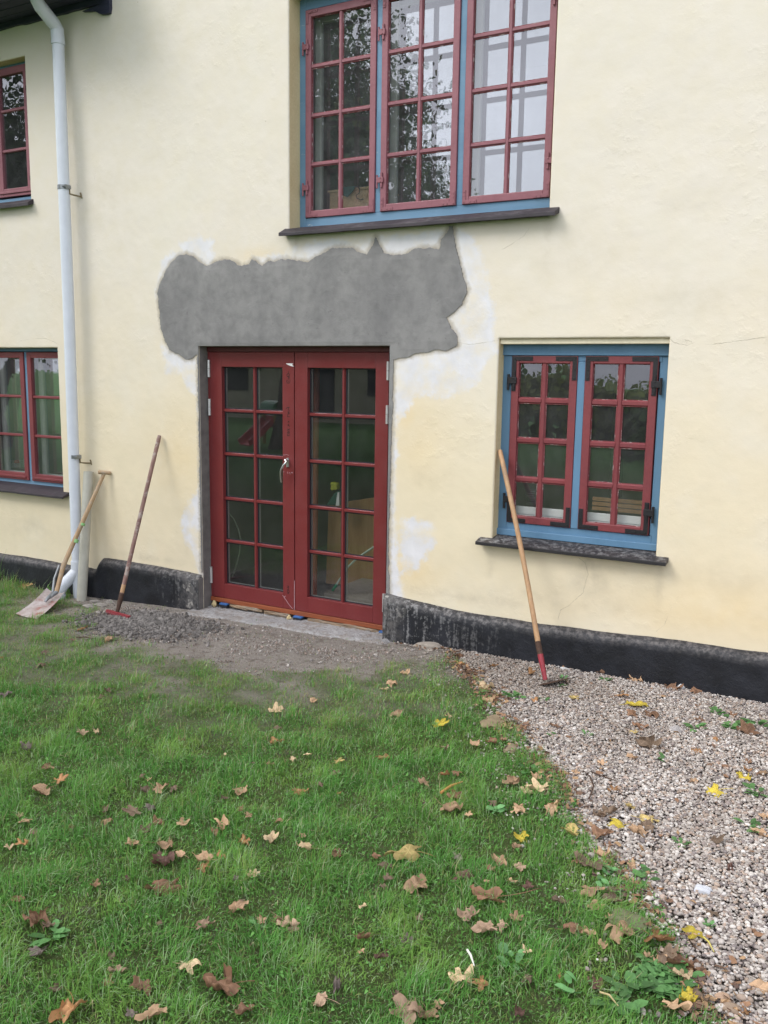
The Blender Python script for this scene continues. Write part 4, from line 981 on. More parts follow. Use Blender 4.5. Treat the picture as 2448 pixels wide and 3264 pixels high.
# icosphere templates
def ico(sub):
    import bmesh
    bm = bmesh.new(); bmesh.ops.create_icosphere(bm, subdivisions=sub, radius=1); v = np.array([tuple(q.co) for q in bm.verts]); f = np.array([[q.index for q in p.verts] for p in bm.faces]); bm.free(); return v, f
def rotmats(n, r):
    q = r.randn(n, 4); q /= np.linalg.norm(q, axis=1)[:, None]; w, x, y, z = q.T
    return np.stack([np.stack([1-2*(y*y+z*z), 2*(x*y-z*w), 2*(x*z+y*w)], -1), np.stack([2*(x*y+z*w), 1-2*(x*x+z*z), 2*(y*z-x*w)], -1), np.stack([2*(x*z-y*w), 2*(y*z+x*w), 1-2*(x*x+y*y)], -1)], 1)
def rocks(P, size, cols, sub, r, flat=.62, lump=.10, freeform=.0):
    tv, tf = ico(sub); n = len(P); k = len(tv)
    sc = size[:, None]*np.stack([r.uniform(.75, 1.25, n), r.uniform(.6, 1., n), r.uniform(flat*.7, flat*1.2, n)], -1)
    dv = tv[None]*(1+lump*r.randn(n, k, 1)); V = dv*sc[:, None]
    A = rotmats(n, r); yaw = r.rand(n)*6.283; c, s = np.cos(yaw), np.sin(yaw); Z0 = np.zeros(n); Rz = np.stack([np.stack([c, -s, Z0], -1), np.stack([s, c, Z0], -1), np.stack([Z0, Z0, Z0+1], -1)], 1)
    tilt = r.uniform(-.5, .5, (n, 2)); cx, sx = np.cos(tilt[:, 0]), np.sin(tilt[:, 0]); Rx = np.stack([np.stack([Z0+1, Z0, Z0], -1), np.stack([Z0, cx, -sx], -1), np.stack([Z0, sx, cx], -1)], 1)
    M_ = A if freeform else Rz@Rx
    V = np.einsum('nij,nkj->nki', M_, V)+P[:, None]
    F = (tf[None]+(np.arange(n)*k)[:, None, None]).reshape(-1, 3)
    return V.reshape(-1, 3), F, np.repeat(cols, k, 0)
def merge(L_):
    V = []; F = []; C = []; o = 0
    for v, f, c in L_: V.append(v); F.append(f+o); C.append(c); o += len(v)
    return np.concatenate(V), np.concatenate(F), np.concatenate(C)
def tint_mat(name, rough=.8, bump=0, sc=80, trans=0, spec=.4):
    m = M(name, rough, spec=spec); c = m.attr('tint', True)
    k = m.mix(m.rng(m.noise(sc, 4), .35, .7, 0, .45), c, m.mix(1., c, (.55, .52, .50), 'MULTIPLY'))
    m.col(k)
    if bump: m.bump(m.noise(sc*1.5, 4), bump, .003)
    if trans:
        t = m.t; tr = t.nodes.new('ShaderNodeBsdfTranslucent'); t.links.new(k, tr.inputs[0]); mx = t.nodes.new('ShaderNodeMixShader'); mx.inputs[0].default_value = trans
        out = t.nodes['Material Output']; t.links.new(m.b.outputs[0], mx.inputs[1]); t.links.new(tr.outputs[0], mx.inputs[2]); t.links.new(mx.outputs[0], out.inputs[0])
    return m.m
PEB = np.array([(.65, .61, .57), (.55, .505, .47), (.46, .415, .38), (.38, .34, .31), (.46, .36, .29), (.31, .26, .245), (.23, .20, .20), (.50, .39, .33), (.74, .71, .69), (.35, .27, .22), (.18, .16, .165)])
PW = np.array([.16, .16, .14, .13, .08, .10, .07, .05, .05, .04, .02]); PW /= PW.sum()
def in_view(x, y, z, pad=.12):
    d = np.stack([x-CAM[0], y-CAM[1], z-CAM[2]], -1); q = d@CF; u = (d@CR)/q*F_PX; v = -(d@CU)/q*F_PX
    return (q > .1) & (np.abs(u) < 1224*(1+pad)) & (np.abs(v) < 1632*(1+pad))
def gravel():
    r = rs; n = 260000; x = r.uniform(-3.2, 1.2, n); y = r.uniform(-3.6, -.055, n); s = gravel_sd(x, y)
    z = gz(x, y); keep = in_view(x, y, z, .35) & (s > -.30); x, y, s = x[keep], y[keep], s[keep]
    e = s+.07*fbm2(x, y, 3, 75)+.05*fbm2(x, y, 10, 76)
    p = np.where(e > .02, 1., np.where(e > -.05, .35, .03)); keep = r.rand(len(x)) < p*.92; x, y = x[keep], y[keep]
    n = len(x); size = np.clip(r.lognormal(math.log(.0060), .33, n), .003, .014)
    dirty = np.clip(.55*fbm2(x, y, 1.2, 77)+.22+1.0*np.exp(-((x+2.2)/.8)**2-((y+.4)/.6)**2), 0, 1)
    z = gz(x, y)+.006+r.uniform(-.006, .006, n)
    cols = PEB[r.choice(len(PEB), n, p=PW)]*r.uniform(.78, 1.08, (n, 1)); cols = cols*(1-.5*dirty[:, None])+np.array([.17, .135, .105])*.5*dirty[:, None]
    P = np.stack([x, y, z], -1); near = y < -1.35
    L_ = [rocks(P[near], size[near], cols[near], 2, r, .65, .04), rocks(P[~near], size[~near]*1.05, cols[~near], 1, r, .7, .07)]
    V, F, C = merge(L_); o = npmesh('gravel', V, F, tint_mat('pebble_stone', .7, .3, 120), cols=np.clip(C, 0, .85)); tag(o, 'pale rounded pebbles of the gravel bed along the black plinth', 'gravel', kind='stuff')
gravel()
def rubble():
    r = rs
    # soft grey heap by the rake, brown crumbs spread before the door
    n = 14000; x = -4.76+r.randn(n)*.25; y = -.62+r.randn(n)*.14; size = np.clip(r.lognormal(math.log(.0055), .60, n), .002, .028)
    z = gz(x, y)+r.uniform(-.004, .014, n); c = np.array([(.175, .163, .155)])*r.uniform(.6, 1.45, (n, 1))
    k = (y < -.18)
    A = rocks(np.stack([x, y, z], -1)[k], size[k], c[k], 1, r, .85, .26, 1)
    V, F, C = A; tag(npmesh('mortar_heap', V, F, tint_mat('grey_mortar_lumps', .95, .9, 90), cols=C, smooth=False), 'low heap of crumbly grey mortar beside the red rake head', 'mortar', kind='stuff')
    n = 62000; x = r.uniform(-6.2, -2.1, n); y = r.uniform(-1.6, -.07, n); th = dirt_sd(x, y)+.12*fbm2(x, y, 2.2, 71, 4)
    dens = np.clip((th+.12)/.25, 0, 1)*np.clip((-y-.13)/.12, .06, 1)*(.07+.93*np.clip(-.05+1.5*fbm2(x, y, 1.5, 81, 4)+.95*np.exp(-((x+3.6)/.60)**2-((y+.62)/.16)**2)+.8*np.exp(-((x+4.7)/.5)**2-((y+.62)/.22)**2), 0, 1)); keep = (r.rand(n) < dens) & (gravel_sd(x, y) < .10)
    x, y = x[keep], y[keep]; n = len(x); size = np.clip(r.lognormal(math.log(.0031), .5, n), .0015, .012); z = gz(x, y)+.004+size*.2
    base = np.where((r.rand(n) < .55)[:, None], [(.30, .245, .21)], [(.42, .39, .365)])*r.uniform(.55, 1.4, (n, 1))
    V, F, C = rocks(np.stack([x, y, z], -1), size, base, 1, r, .8, .24, 1)
    tag(npmesh('soil_crumbs', V, F, tint_mat('brown_soil_crumbs', .95, .5, 90), cols=np.clip(C, 0, .6), smooth=False), 'brown crumbs of soil and mortar spread in front of the door', 'soil', kind='stuff')
    # flat broken stones under the beige pipe
rubble()

def blades(x, y, h, w, r, lean=.9, cols=None, droop=1.):
    n = len(x); yaw = r.rand(n)*6.283; ln = np.abs(r.normal(.55, .38, n))*lean
    cl = fbm2(x, y, 2.6, 91, 3)*4.5; yaw = np.where(r.rand(n) < .6, cl+r.randn(n)*.7, yaw)
    dx, dy = np.cos(yaw), np.sin(yaw); wx, wy = -dy, dx; b = gz(x, y)-.004
    V = np.zeros((n, 5, 3)); s1, s2 = .5, 1.
    a1 = ln*.6; a2 = ln*1.35*droop
    x1 = x+dx*h*.5*np.sin(a1); y1 = y+dy*h*.5*np.sin(a1); z1 = b+h*.5*np.cos(a1)
    x2 = x1+dx*h*.5*np.sin(a2); y2 = y1+dy*h*.5*np.sin(a2); z2 = np.maximum(z1+h*.5*np.cos(a2), b+.004)
    for i, (X_, Y_, Z_, k) in enumerate(((x, y, b, .8), (x1, y1, z1, 1.))):
        V[:, 2*i] = np.stack([X_-wx*w*k/2, Y_-wy*w*k/2, Z_], -1); V[:, 2*i+1] = np.stack([X_+wx*w*k/2, Y_+wy*w*k/2, Z_+.0002], -1)
    V[:, 4] = np.stack([x2, y2, z2], -1)
    o = (np.arange(n)*5)[:, None, None]; F = (np.array([[0, 1, 3], [0, 3, 2], [2, 3, 4]])[None]+o).reshape(-1, 3)
    return V.reshape(-1, 3), F, np.repeat(cols, 5, 0)
GRASS = tint_mat('lawn_grass', .7, 0, 40, .38, .12)
def grass():
    r = rs; n = 1250000; x = r.uniform(-9.2, .5, n); y = -np.abs(r.uniform(.06, 4.6, n)); z = gz(x, y)
    keep = in_view(x, y, z+.03, .32) & (gravel_sd(x, y)+.05*fbm2(x, y, 6, 92) < .03); x, y = x[keep], y[keep]
    t = thin(x, y); clump = np.clip(.62+.9*fbm2(x, y, 3.5, 93, 4), .12, 1)
    dist = np.hypot(x-CAM[0], y-CAM[1]); far_k = np.clip((5.5-dist)/3., 0, 1)
    gsd = gravel_sd(x, y)
    p = np.clip(1.04-t, 0, 1)**1.1*(.45+.55*clump)*(.62+.38*far_k)
    tuft = np.clip(.45+2.6*fbm2(x, y, 2.1, 94, 4), 0, 1)
    keep = r.rand(len(x)) < p; x, y, t, clump, far_k, tuft = (q[keep] for q in (x, y, t, clump, far_k, tuft)); n = len(x)
    left_tall = np.exp(-((x+7.1)/1.05)**2-((y+.16)/.22)**2)
    h = np.clip(r.normal(.042, .016, n), .012, .11)*(1-.55*t)*(.50+.95*tuft)*(1+.0*clump)*(1+3.2*left_tall*r.uniform(.3, 1, n))
    w = (.0016+.0011*r.rand(n))*(1.45-.45*far_k)
    g0 = np.array([.110, .295, .058]); g1 = np.array([.23, .475, .110]); g2 = np.array([.34, .42, .14]); g3 = np.array([.48, .42, .26]); g4 = np.array([.075, .24, .055])
    u = r.rand(n, 1); c = g0+(g1-g0)*u
    hue = np.clip(.45+1.3*fbm2(x, y, 1.1, 95, 4), 0, 1)[:, None]; c = c*(1-.55*hue)+g4*(1+.8*u)*.55*hue; h2 = np.clip(1.8*fbm2(x, y, 1.7, 89, 4), 0, .7)[:, None]; c = c*(1-h2)+np.array([.30, .50, .12])*h2
    olive = (r.rand(n) < .10+.65*t)[:, None]; c = np.where(olive, g2*r.uniform(.6, 1.05, (n, 1)), c)
    dead = (r.rand(n) < .02+.26*t)[:, None]; c = np.where(dead, g3*r.uniform(.7, 1.2, (n, 1)), c)
    pale = (r.rand(n) < .17)[:, None]; c = np.where(pale, np.array([.36, .50, .27])*r.uniform(.8, 1.2, (n, 1)), c)
    V, F, C = blades(x, y, h, w, r, 1.75, c)
    tag(npmesh('grass', V, F, GRASS, cols=C, smooth=False), 'short green lawn grass thinning out towards the bare soil', 'grass', kind='stuff')
    # clover and small broad leaves in the sward
    n = 70000; x = r.uniform(-7.5, .3, n); y = -r.uniform(.5, 4.4, n); keep = in_view(x, y, gz(x, y), .1) & (gravel_sd(x, y) < .03) & (r.rand(n) < np.clip(1-thin(x, y)*1.2, 0, 1)*np.clip(.08+1.4*fbm2(x, y, 2.4, 96, 3), .05, 1)); x, y = x[keep], y[keep]; n = len(x)
    k = 6; ang = np.arange(k)*2*math.pi/k; s = r.uniform(.003, .0065, n); b = gz(x, y)+r.uniform(.016, .040, n); yaw = r.rand(n)*6.28
    tx, ty = r.normal(0, .45, n), r.normal(0, .45, n)
    V = np.zeros((n, k, 3)); 
    for i in range(k):
        a = ang[i]+yaw; e = s*(1+.25*math.cos(3*ang[i])); ox, oy = np.cos(a)*e, np.sin(a)*e*.85; V[:, i] = np.stack([x+ox, y+oy, b+ox*tx+oy*ty], -1)
    F = (np.array([[0, 1, 2], [0, 2, 3], [0, 3, 5], [3, 4, 5]])[None]+(np.arange(n)*k)[:, None, None]).reshape(-1, 3)
    c = np.array([.14, .31, .085])*r.uniform(.6, 1.5, (n, 1))
    tag(npmesh('clover', V.reshape(-1, 3), F, GRASS, cols=np.repeat(c, k, 0), smooth=False), 'small clover leaves growing through the lawn', 'clover', kind='stuff')
grass()

# ---- weeds: rosettes of broad leaves
WEED = tint_mat('weed_leaf', .5, .3, 60, .25, .4)
def weed(px, py, size, n, label, seed, upright=.5, col=(.07, .17, .04), aspect=.62, g=True):
    size *= .62; n = int(n*1.35)
    r = np.random.RandomState(seed); c = G(px, py); V = []; F = []; C = []
    for i in range(n):
        yaw = r.rand()*6.283; L_ = size*r.uniform(.45, 1.); el = r.uniform(.05, .9)*upright+.12; wd = L_*aspect*r.uniform(.4, .6); k = len(V); st = size*r.uniform(0, .55)
        ox, oy = r.uniform(-.25, .25, 2)*size*(1.8 if n < 60 else 7.); cc = np.array(col)*r.uniform(.6, 1.5); tw = r.uniform(-.5, .5)
        for j in range(6):
            u = j/5; wv = wd*math.sin(math.pi*min(1, u*.88+.10))**.8; a = st+L_*u; zz = math.sin(el)*a-.35*L_*u*u*el; xx = math.cos(el)*a
            for sgn, lift in ((-1, .18), (0, 0), (1, .18)):
                V.append((c[0]+ox+math.cos(yaw)*xx-math.sin(yaw)*wv*sgn, c[1]+oy+math.sin(yaw)*xx+math.cos(yaw)*wv*sgn, c[2]+.008+zz+wv*lift+wv*sgn*tw*.5)); C.append(cc)
        for j in range(5):
            for s in (0, 1): a = k+j*3+s; F.append((a, a+1, a+4, a+3))
    off = np.array([c[0], c[1], c[2]]); o = npmesh('weed', np.array(V)-off, np.array(F), WEED, cols=np.array(C)); o.location = off
    tag(o, label, 'weed', 'green weeds in gravel and lawn'); return o
WD = [(Q2(1350,715),.085,9,'left part of the large broad-leaved weed patch on the gravel at the right edge',1,.4), (Q2(1440,650),.09,11,'tallest weed of the large patch on the gravel at the right edge',2,.6),
 (Q2(1500,705),.09,12,'middle weed of the large broad-leaved patch on the gravel at the right edge',3,.35), (Q2(1605,700),.09,10,'rightmost weed of the large broad-leaved patch, touching the right photo edge',4,.35),
 (Q2(950,505),.055,16,'low bluish green weed on gravel close to the plinth, right of the hoe',5,.25), (Q2(768,500),.06,6,'bright green leaf standing just right of the hoe',6,.9),
 (Q2(765,532),.05,7,'small weed growing through the hoe blade',7,.5), (Q2(560,575),.08,22,'loose green weed mat on gravel left below the hoe',8,.3), (Q2(690,590),.05,10,'small weed on gravel straight below the hoe',9,.4),
 (Q2(875,742),.045,9,'tiny weed in the middle of the upper gravel',10,.4), (Q2(1200,852),.06,8,'small weed on mid gravel below the curled brown leaf',11,.6), (Q2(720,740),.04,7,'tiny weed beside the dark rusty leaf on upper gravel',12,.4),
 (Q4(1115,400),.10,10,'spreading broad-leaved weed at the lawn and gravel border',13,.35), (Q4(975,385),.07,8,'upright light green weed on the border beside the curled tan leaf',14,.7), (Q4(970,450),.075,6,'pair of pale green round leaves at the lawn border',15,.4),
 (Q4(1600,195),.095,8,'broad dark green weed at the right edge of the gravel',16,.4), (Q4(1278,265),.045,9,'small green weed alone in the middle of the lower gravel',17,.4), (Q4(1395,620),.045,8,'tiny weed above the yellow stalked leaf on the gravel',18,.5),
 (Q4(812,95),.05,8,'small weed at the lawn border near the top brown leaves',19,.4), (Q4(1600,40),.09,9,'dark weed at the right edge below the yellow leaf',20,.35), (Q4(1180,548),.03,6,'tiniest weed in the lower gravel near the border',21,.4),
 (Q4(490,120),.07,9,'pale dandelion-like weed in the upper right lawn',22,.3), (Q4(545,780),.08,7,'pale upright leaf clump in the lower lawn',23,.6), (Q4(825,900),.09,5,'tall narrow light green leaf in the lower right lawn',24,1.),
 (Q4(1050,890),.10,9,'large plantain-like weed near the bottom right lawn edge',25,.4), (Q4(1200,850),.062,190,'dense dark weed clump where lawn meets gravel near the bottom',26,.4), (Q4(1020,960),.11,9,'broad weed leaves at the bottom edge of the lawn',27,.4),
 (Q3(225,665),.09,10,'yellowish green weed at the left of the lower lawn',28,.3), (Q3(1105,60*0+610),.05,6,'faint broad weed left of the dead leaf cluster in the lawn',29,.3), (z6(1130,1975),.075,14,'bright green weed at the foot of the plinth left of the door',30,.7),
 (z6(1190,2000),.05,8,'low weed just right of the plant at the plinth foot',31,.4), (z6(975,1980),.04,7,'tiny weed between the rake and the plinth weed',32,.4), (Q2(440,560),.06,12,'weed patch beside the folded tan leaf at the upper gravel border',33,.3), (Q2(640,900),.07,16,'green weed spilling from lawn onto gravel at mid border',34,.35), (Q2(710,925),.07,12,'weed at the mid border right beside the orange leaf',35,.35)]
for (p, s, n, lb, sd_, up) in WD: weed(*p, s, n, lb, sd_, up, (.15, .34, .13) if 'pale' in lb or 'bright' in lb or 'light' in lb else (.10, .235, .075))

# ---- flat stones
def stone(px, py, r_, label, seed, col=(.26, .24, .22), squash=(1.2, .8, .45), nm='stone'):
    g = G(px, py); blob(nm, (g[0], g[1], g[2]+r_*.12), r_, plain('stone_'+nm, col, .9, var=.3, bump=.8, sc=25), label, 'stone', seed, squash=squash)
stone(*z6(690, 1985), .045, 'flat grey stone just right of the beige pipe foot', 1, squash=(1.3, .7, .4)); stone(*z6(740, 2010), .05, 'flat grey stone second from the beige pipe', 2, squash=(1.3, .8, .35)); stone(*z6(650, 2015), .045, 'flat pale stone below the beige pipe foot', 3, (.30, .28, .26), (1.4, .8, .35))
stone(*z6(800, 1985), .04, 'small flat stone nearest the rake by the plinth', 4); stone(*Q4(1050, 610), .055, 'mossy greenish boundary stone half buried at the lawn border', 5, (.16, .17, .09), (1.2, 1., .45))
stone(*Q4(1378, 470), .028, 'pale bluish stone larger than the pebbles on the lower gravel', 6, (.55, .57, .62), (1.2, .9, .7)); stone(*Q2(1285, 538), .032, 'shiny pale stone beside the plinth on the right', 7, (.60, .62, .64), (1.1, .8, .9))
stone(*Q2(1262, 720), .04, 'rough grey stone left of the large weed patch', 8, (.36, .34, .34), (1, .8, .6)); stone(*Q2(500, 675), .035, 'pale yellow flat stone at the top of the lawn border', 9, (.62, .58, .42), (1.3, .8, .4)); stone(*Q2(780, 455), .03, 'white grey stone at the plinth foot right of the hoe', 10, (.55, .54, .53))
stone(*Q2(465, 690), .07, 'tan flat border stone where lawn and gravel meet', 11, (.27, .21, .13), (.9, 1.3, .22)); stone(*Q2(545, 800), .045, 'small tan border stone half covered by leaves', 12, (.27, .21, .14), (.7, 1.2, .25)); stone(*Q4(1500, 985), .03, 'round brown pebble lump at bottom right', 13, (.3, .22, .16))
stone(*Q2(200, 360), .08, 'sandy lump of mortar at the corner of the plinth', 14, (.33, .29, .25), (1.4, .8, .35))

# ================================================================== LEAVES, each one a thing
LC = {'t': ((.47, .31, .19), 'tan'), 'o': ((.45, .24, .11), 'orange brown'), 'r': ((.25, .14, .085), 'rust brown'), 'b': ((.185, .13, .09), 'dark brown'), 'm': ((.22, .175, .155), 'mauve grey'),
      'p': ((.60, .45, .28), 'pale tan'), 'y': ((.56, .43, .17), 'dull yellow'), 'Y': ((.66, .52, .07), 'bright yellow'), 'd': ((.13, .07, .055), 'very dark brown'), 'k': ((.43, .295, .205), 'pinkish tan')}
LEAFMAT = {}
def leafmat(k):
    if k in LEAFMAT: return LEAFMAT[k]
    c = LC[k][0]; m = M('dead_leaf_'+LC[k][1].replace(' ', '_'), .7, spec=.3)
    oi = m.n('ShaderNodeObjectInfo').outputs['Random']
    a = m.mix(m.rng(m.noise(18, 5, .6), .35, .68), c, tuple(x*.62 for x in c))
    a = m.mix(m.rng(m.noise(70, 4), .5, .7, 0, .5), a, tuple(x*.45 for x in c))
    v = m.rng(m.attr('vein'), .35, .9, 0, .45); a = m.mix(v, a, tuple(min(1, x*1.35+.03) for x in c))
    a = m.mix(m.rng(m.attr('rim'), .55, 1., 0, .55), a, tuple(x*.5 for x in c) if k in 'yYo' else tuple(min(1, x*1.2) for x in c))
    h = m.n('ShaderNodeHueSaturation'); m.lk(a, h.inputs['Color']); m.lk(m.rng(oi, 0, 1, .72, 1.3), h.inputs['Value']); a = h.outputs[0]
    m.col(a); m.bump(m.attr('vein'), .3, .002); m.bump(m.noise(50, 4), .5, .004)
    t = m.t; tr = t.nodes.new('ShaderNodeBsdfTranslucent'); t.links.new(a, tr.inputs[0]); mx = t.nodes.new('ShaderNodeMixShader'); mx.inputs[0].default_value = .18
    t.links.new(m.b.outputs[0], mx.inputs[1]); t.links.new(tr.outputs[0], mx.inputs[2]); t.links.new(mx.outputs[0], t.nodes['Material Output'].inputs[0])
    LEAFMAT[k] = m.m; return m.m
def leaf_r(a):     # five lobed maple outline, a measured from the tip
    a = (a+math.pi) % (2*math.pi)-math.pi; A = abs(a); r = 0
    for c, L_, w in ((0, 1., .42), (.98, .92, .42), (1.95, .66, .48)):
        d = abs(A-c); r = max(r, L_*max(0, 1-(d/w)**1.5*.42))
    r = max(r, .50 if A < 2.5 else .26)
    r *= 1+.05*math.sin(A*17)+.035*math.sin(A*31+1)
    if A > 2.75: r *= .65
    return r
def make_leaf(pos, size, kind, yaw, curl, seed, aspect=1., stem=True):
    r = random.Random(seed); n, rings = 56, 6; V = []; vein = []; rim = []
    fold = curl; ax = r.uniform(0, math.pi); ph = [r.uniform(0, 6.28) for _ in range(5)]
    tear = r.uniform(-3, 3); tw = r.uniform(.15, .5) if r.random() < .5 else 0
    R0 = size/2*1.05; lob = [r.uniform(.75, 1.12) for _ in range(5)]
    def place(u, v):      # flat leaf coords (unit) -> bent
        # bend about axis ax: curvature increases with |d|
        d = u*math.cos(ax)+v*math.sin(ax); e = -u*math.sin(ax)+v*math.cos(ax)
        k = fold*1.5; th = d*k
        dd = math.sin(th)/k if k > .01 else d; zz = (1-math.cos(th))/k if k > .01 else 0
        th2 = e*fold*.55*(1+.5*math.sin(ph[0])); ee = math.sin(th2)/(fold*.55*(1+.5*math.sin(ph[0]))) if fold > .05 else e; zz += (1-math.cos(th2))*.5
        zz += .10*(.4+fold)*math.sin(u*4+ph[1])*math.sin(v*4.4+ph[2])+.07*(.3+fold)*math.sin(u*9+v*6+ph[3])+.04*(.3+fold)*math.sin(u*5-v*13+ph[4])
        return (dd*math.cos(ax)-ee*math.sin(ax), dd*math.sin(ax)+ee*math.cos(ax), zz)
    V.append(place(0, 0)); vein.append(1.); rim.append(0.)
    for j in range(1, rings+1):
        q = j/rings
        for i in range(n):
            a = 2*math.pi*i/n-math.pi; A = (a+math.pi) % (2*math.pi)-math.pi
            rr = leaf_r(A)*lob[int((A+math.pi)/(2*math.pi)*4.99)]
            if tw and abs(A-tear) < tw: rr *= .7
            V.append(place(math.cos(a)*rr*q, math.sin(a)*rr*q))
            vd = min(abs(abs(A)-c) for c in (0, .98, 1.95)); vein.append(max(0, 1-vd*q/.05)); rim.append(q)
    F = [(0, 1+i, 1+(i+1) % n) for i in range(n)]
    Q = [(1+(j-1)*n+i, 1+j*n+i, 1+j*n+(i+1) % n, 1+(j-1)*n+(i+1) % n) for j in range(1, rings) for i in range(n)]
    me = bpy.data.meshes.new('maple_leaf')
    if stem:
        k = len(V); L_ = r.uniform(.5, .9); b = r.uniform(-.5, .5); m = MB()
        pts = [(-.12-L_*t, b*t*t, .02+.10*t*fold) for t in (0, .25, .5, .75, 1)]; m.tube(pts, .018, 5)
        V += m.v; vein += [0]*len(m.v); rim += [0]*len(m.v); Q += [tuple(i+k for i in f) for f in m.f]
    flip = r.random() < .25
    P = np.array(V, float)*R0; P[:, 1] *= aspect*(r.uniform(.45, .9) if curl > 1.3 else r.uniform(.7, 1.))
    if flip: P[:, 2] *= -1
    cy, sy = math.cos(yaw), math.sin(yaw); tx, ty = r.uniform(-.28, .28), r.uniform(-.25, .25); px, py, pz = P.T.copy()
    pz = pz+px*tx+py*ty; P = np.stack([px*cy-py*sy, px*sy+py*cy, pz], -1)
    ext = max(np.ptp(P[:57+56*5, 0]), np.ptp(P[:57+56*5, 1])); P *= size/ext; P[:, 2] *= min(1., .44*size/max(1e-4, np.ptp(P[:57+56*5, 2])))
    P[:, 2] -= np.percentile(P[:, 2], 12)
    me.from_pydata(P.tolist(), [], F+Q); me.update()
    for nm, d in (('vein', vein), ('rim', rim)):
        at = me.attributes.new(nm, 'FLOAT', 'POINT'); at.data.foreach_set('value', np.array(d, np.float32))
    me.polygons.foreach_set('use_smooth', [True]*len(me.polygons)); me.materials.append(leafmat(kind))
    o = bpy.data.objects.new('maple_leaf', me); COL.objects.link(o); o.location = pos
    return o
LV = []     # (px, py, width px in the photo, colour, curl)
def lv(f, s):
    for e in s.split(';'):
        e = e.strip()
        if not e: continue
        a = e.split(','); k = a[3]; x, y = f(float(a[0]), float(a[1])); LV.append((x, y, float(a[2])*.7378, k[0], 'c' if 'c' in k[1:] else 'f' if 'f' in k[1:] else 'h'))
lv(Q1, '358,283,50,of;178,440,38,bc;30,572,50,m;360,748,48,kc;418,738,38,p;118,812,55,m;468,558,42,b;440,582,38,b;205,898,40,tc;256,950,52,of;190,1000,75,t;788,775,40,rc;1187,645,66,p;1355,592,44,t;1208,722,36,bc;1182,775,48,oc;1095,874,22,b;977,836,22,pc;1270,860,42,pc;1325,838,40,p;1458,868,48,yf;1450,918,42,bc;1645,852,48,oc;1385,970,42,bc;1465,1005,28,o;605,935,30,b;640,945,30,t;685,985,82,t;630,998,50,bc;755,983,42,b;1035,995,72,t;975,1025,32,b;1300,1003,62,oc;945,462,24,of;1170,877,36,t;470,330,45,tc;5,412,24,o;98,104,52,of;185,390,40,bf;320,330,30,bf')
lv(Q2, '318,405,60,r;330,437,52,of;88,475,52,t;30,518,50,t;2,545,34,p;465,445,38,o;632,480,56,of;728,432,50,r;780,452,30,o;928,472,46,rc;1090,510,62,t;1235,540,72,r;1345,552,60,rc;440,532,95,p;1015,577,62,of;1075,618,78,Yc;648,598,42,oc;825,585,46,yc;48,662,58,tc;268,665,32,t;240,708,68,Yf;262,812,62,k;448,600,62,tc;395,617,36,k;1072,660,58,r;1145,653,62,rc;1100,710,56,rc;1072,733,36,y;750,712,52,rc;523,718,48,tc;592,718,72,r;1360,680,38,r;1510,655,38,r;1568,735,72,rc;1430,762,42,o;1150,795,92,bc;1355,818,46,of;1077,845,46,t;390,795,44,tc;475,780,46,rc;515,770,40,t;945,872,42,t;750,912,38,o;822,912,36,t;265,925,38,oc;320,918,40,rc;165,955,52,tc;545,960,52,tc;675,985,90,p;620,1005,64,p;660,940,56,t;1340,945,42,t;1000,982,46,of;1555,935,62,Y;1578,900,42,o;1635,915,52,t;1435,988,86,Yf;1475,880,40,r;1570,865,32,r;320,1028,62,rc;275,1072,70,tc;168,1048,28,b;470,1045,36,b;585,1075,44,tc;720,1070,56,tc;755,1050,36,r;1070,1065,48,yc')
lv(Q3, '585,137,70,bf;645,128,62,m;455,132,42,b;90,157,32,p;97,185,56,tf;140,232,32,b;90,278,52,oc;50,295,42,p;455,185,52,tc;315,205,32,rc;685,190,52,rc;785,195,56,t;1035,125,38,r;1080,155,36,t;1210,175,32,rc;965,205,78,tc;927,232,42,rc;1165,250,68,pc;1305,240,30,t;620,232,60,b;575,282,48,tc;705,280,62,tc;715,342,98,dc;785,328,42,t;1047,268,68,o;1325,297,58,pc;1455,330,52,rc;1620,328,38,rc;895,355,72,tc;870,385,56,o;960,335,52,o;1092,412,52,pf;408,455,48,r;540,432,32,d;1018,432,28,m;1650,462,38,b;730,470,118,rc;85,525,36,rc;1015,562,68,tc;1045,525,28,b;1565,550,38,pc;165,622,92,rc;220,635,42,b;685,627,28,b;865,640,58,kc;1135,612,46,t;1195,610,52,rc;1240,625,74,kc;1260,655,52,b;1580,690,56,rc;1565,745,34,t;170,745,68,m;1640,770,48,dc;485,770,42,bc;500,830,52,kc;470,887,46,r;805,808,88,p;235,915,48,b;612,890,76,rc;970,900,125,rc;1455,888,76,m;1390,965,66,kc;310,1000,120,oc;1045,1000,62,rc;670,1022,90,tc;575,1018,42,m')
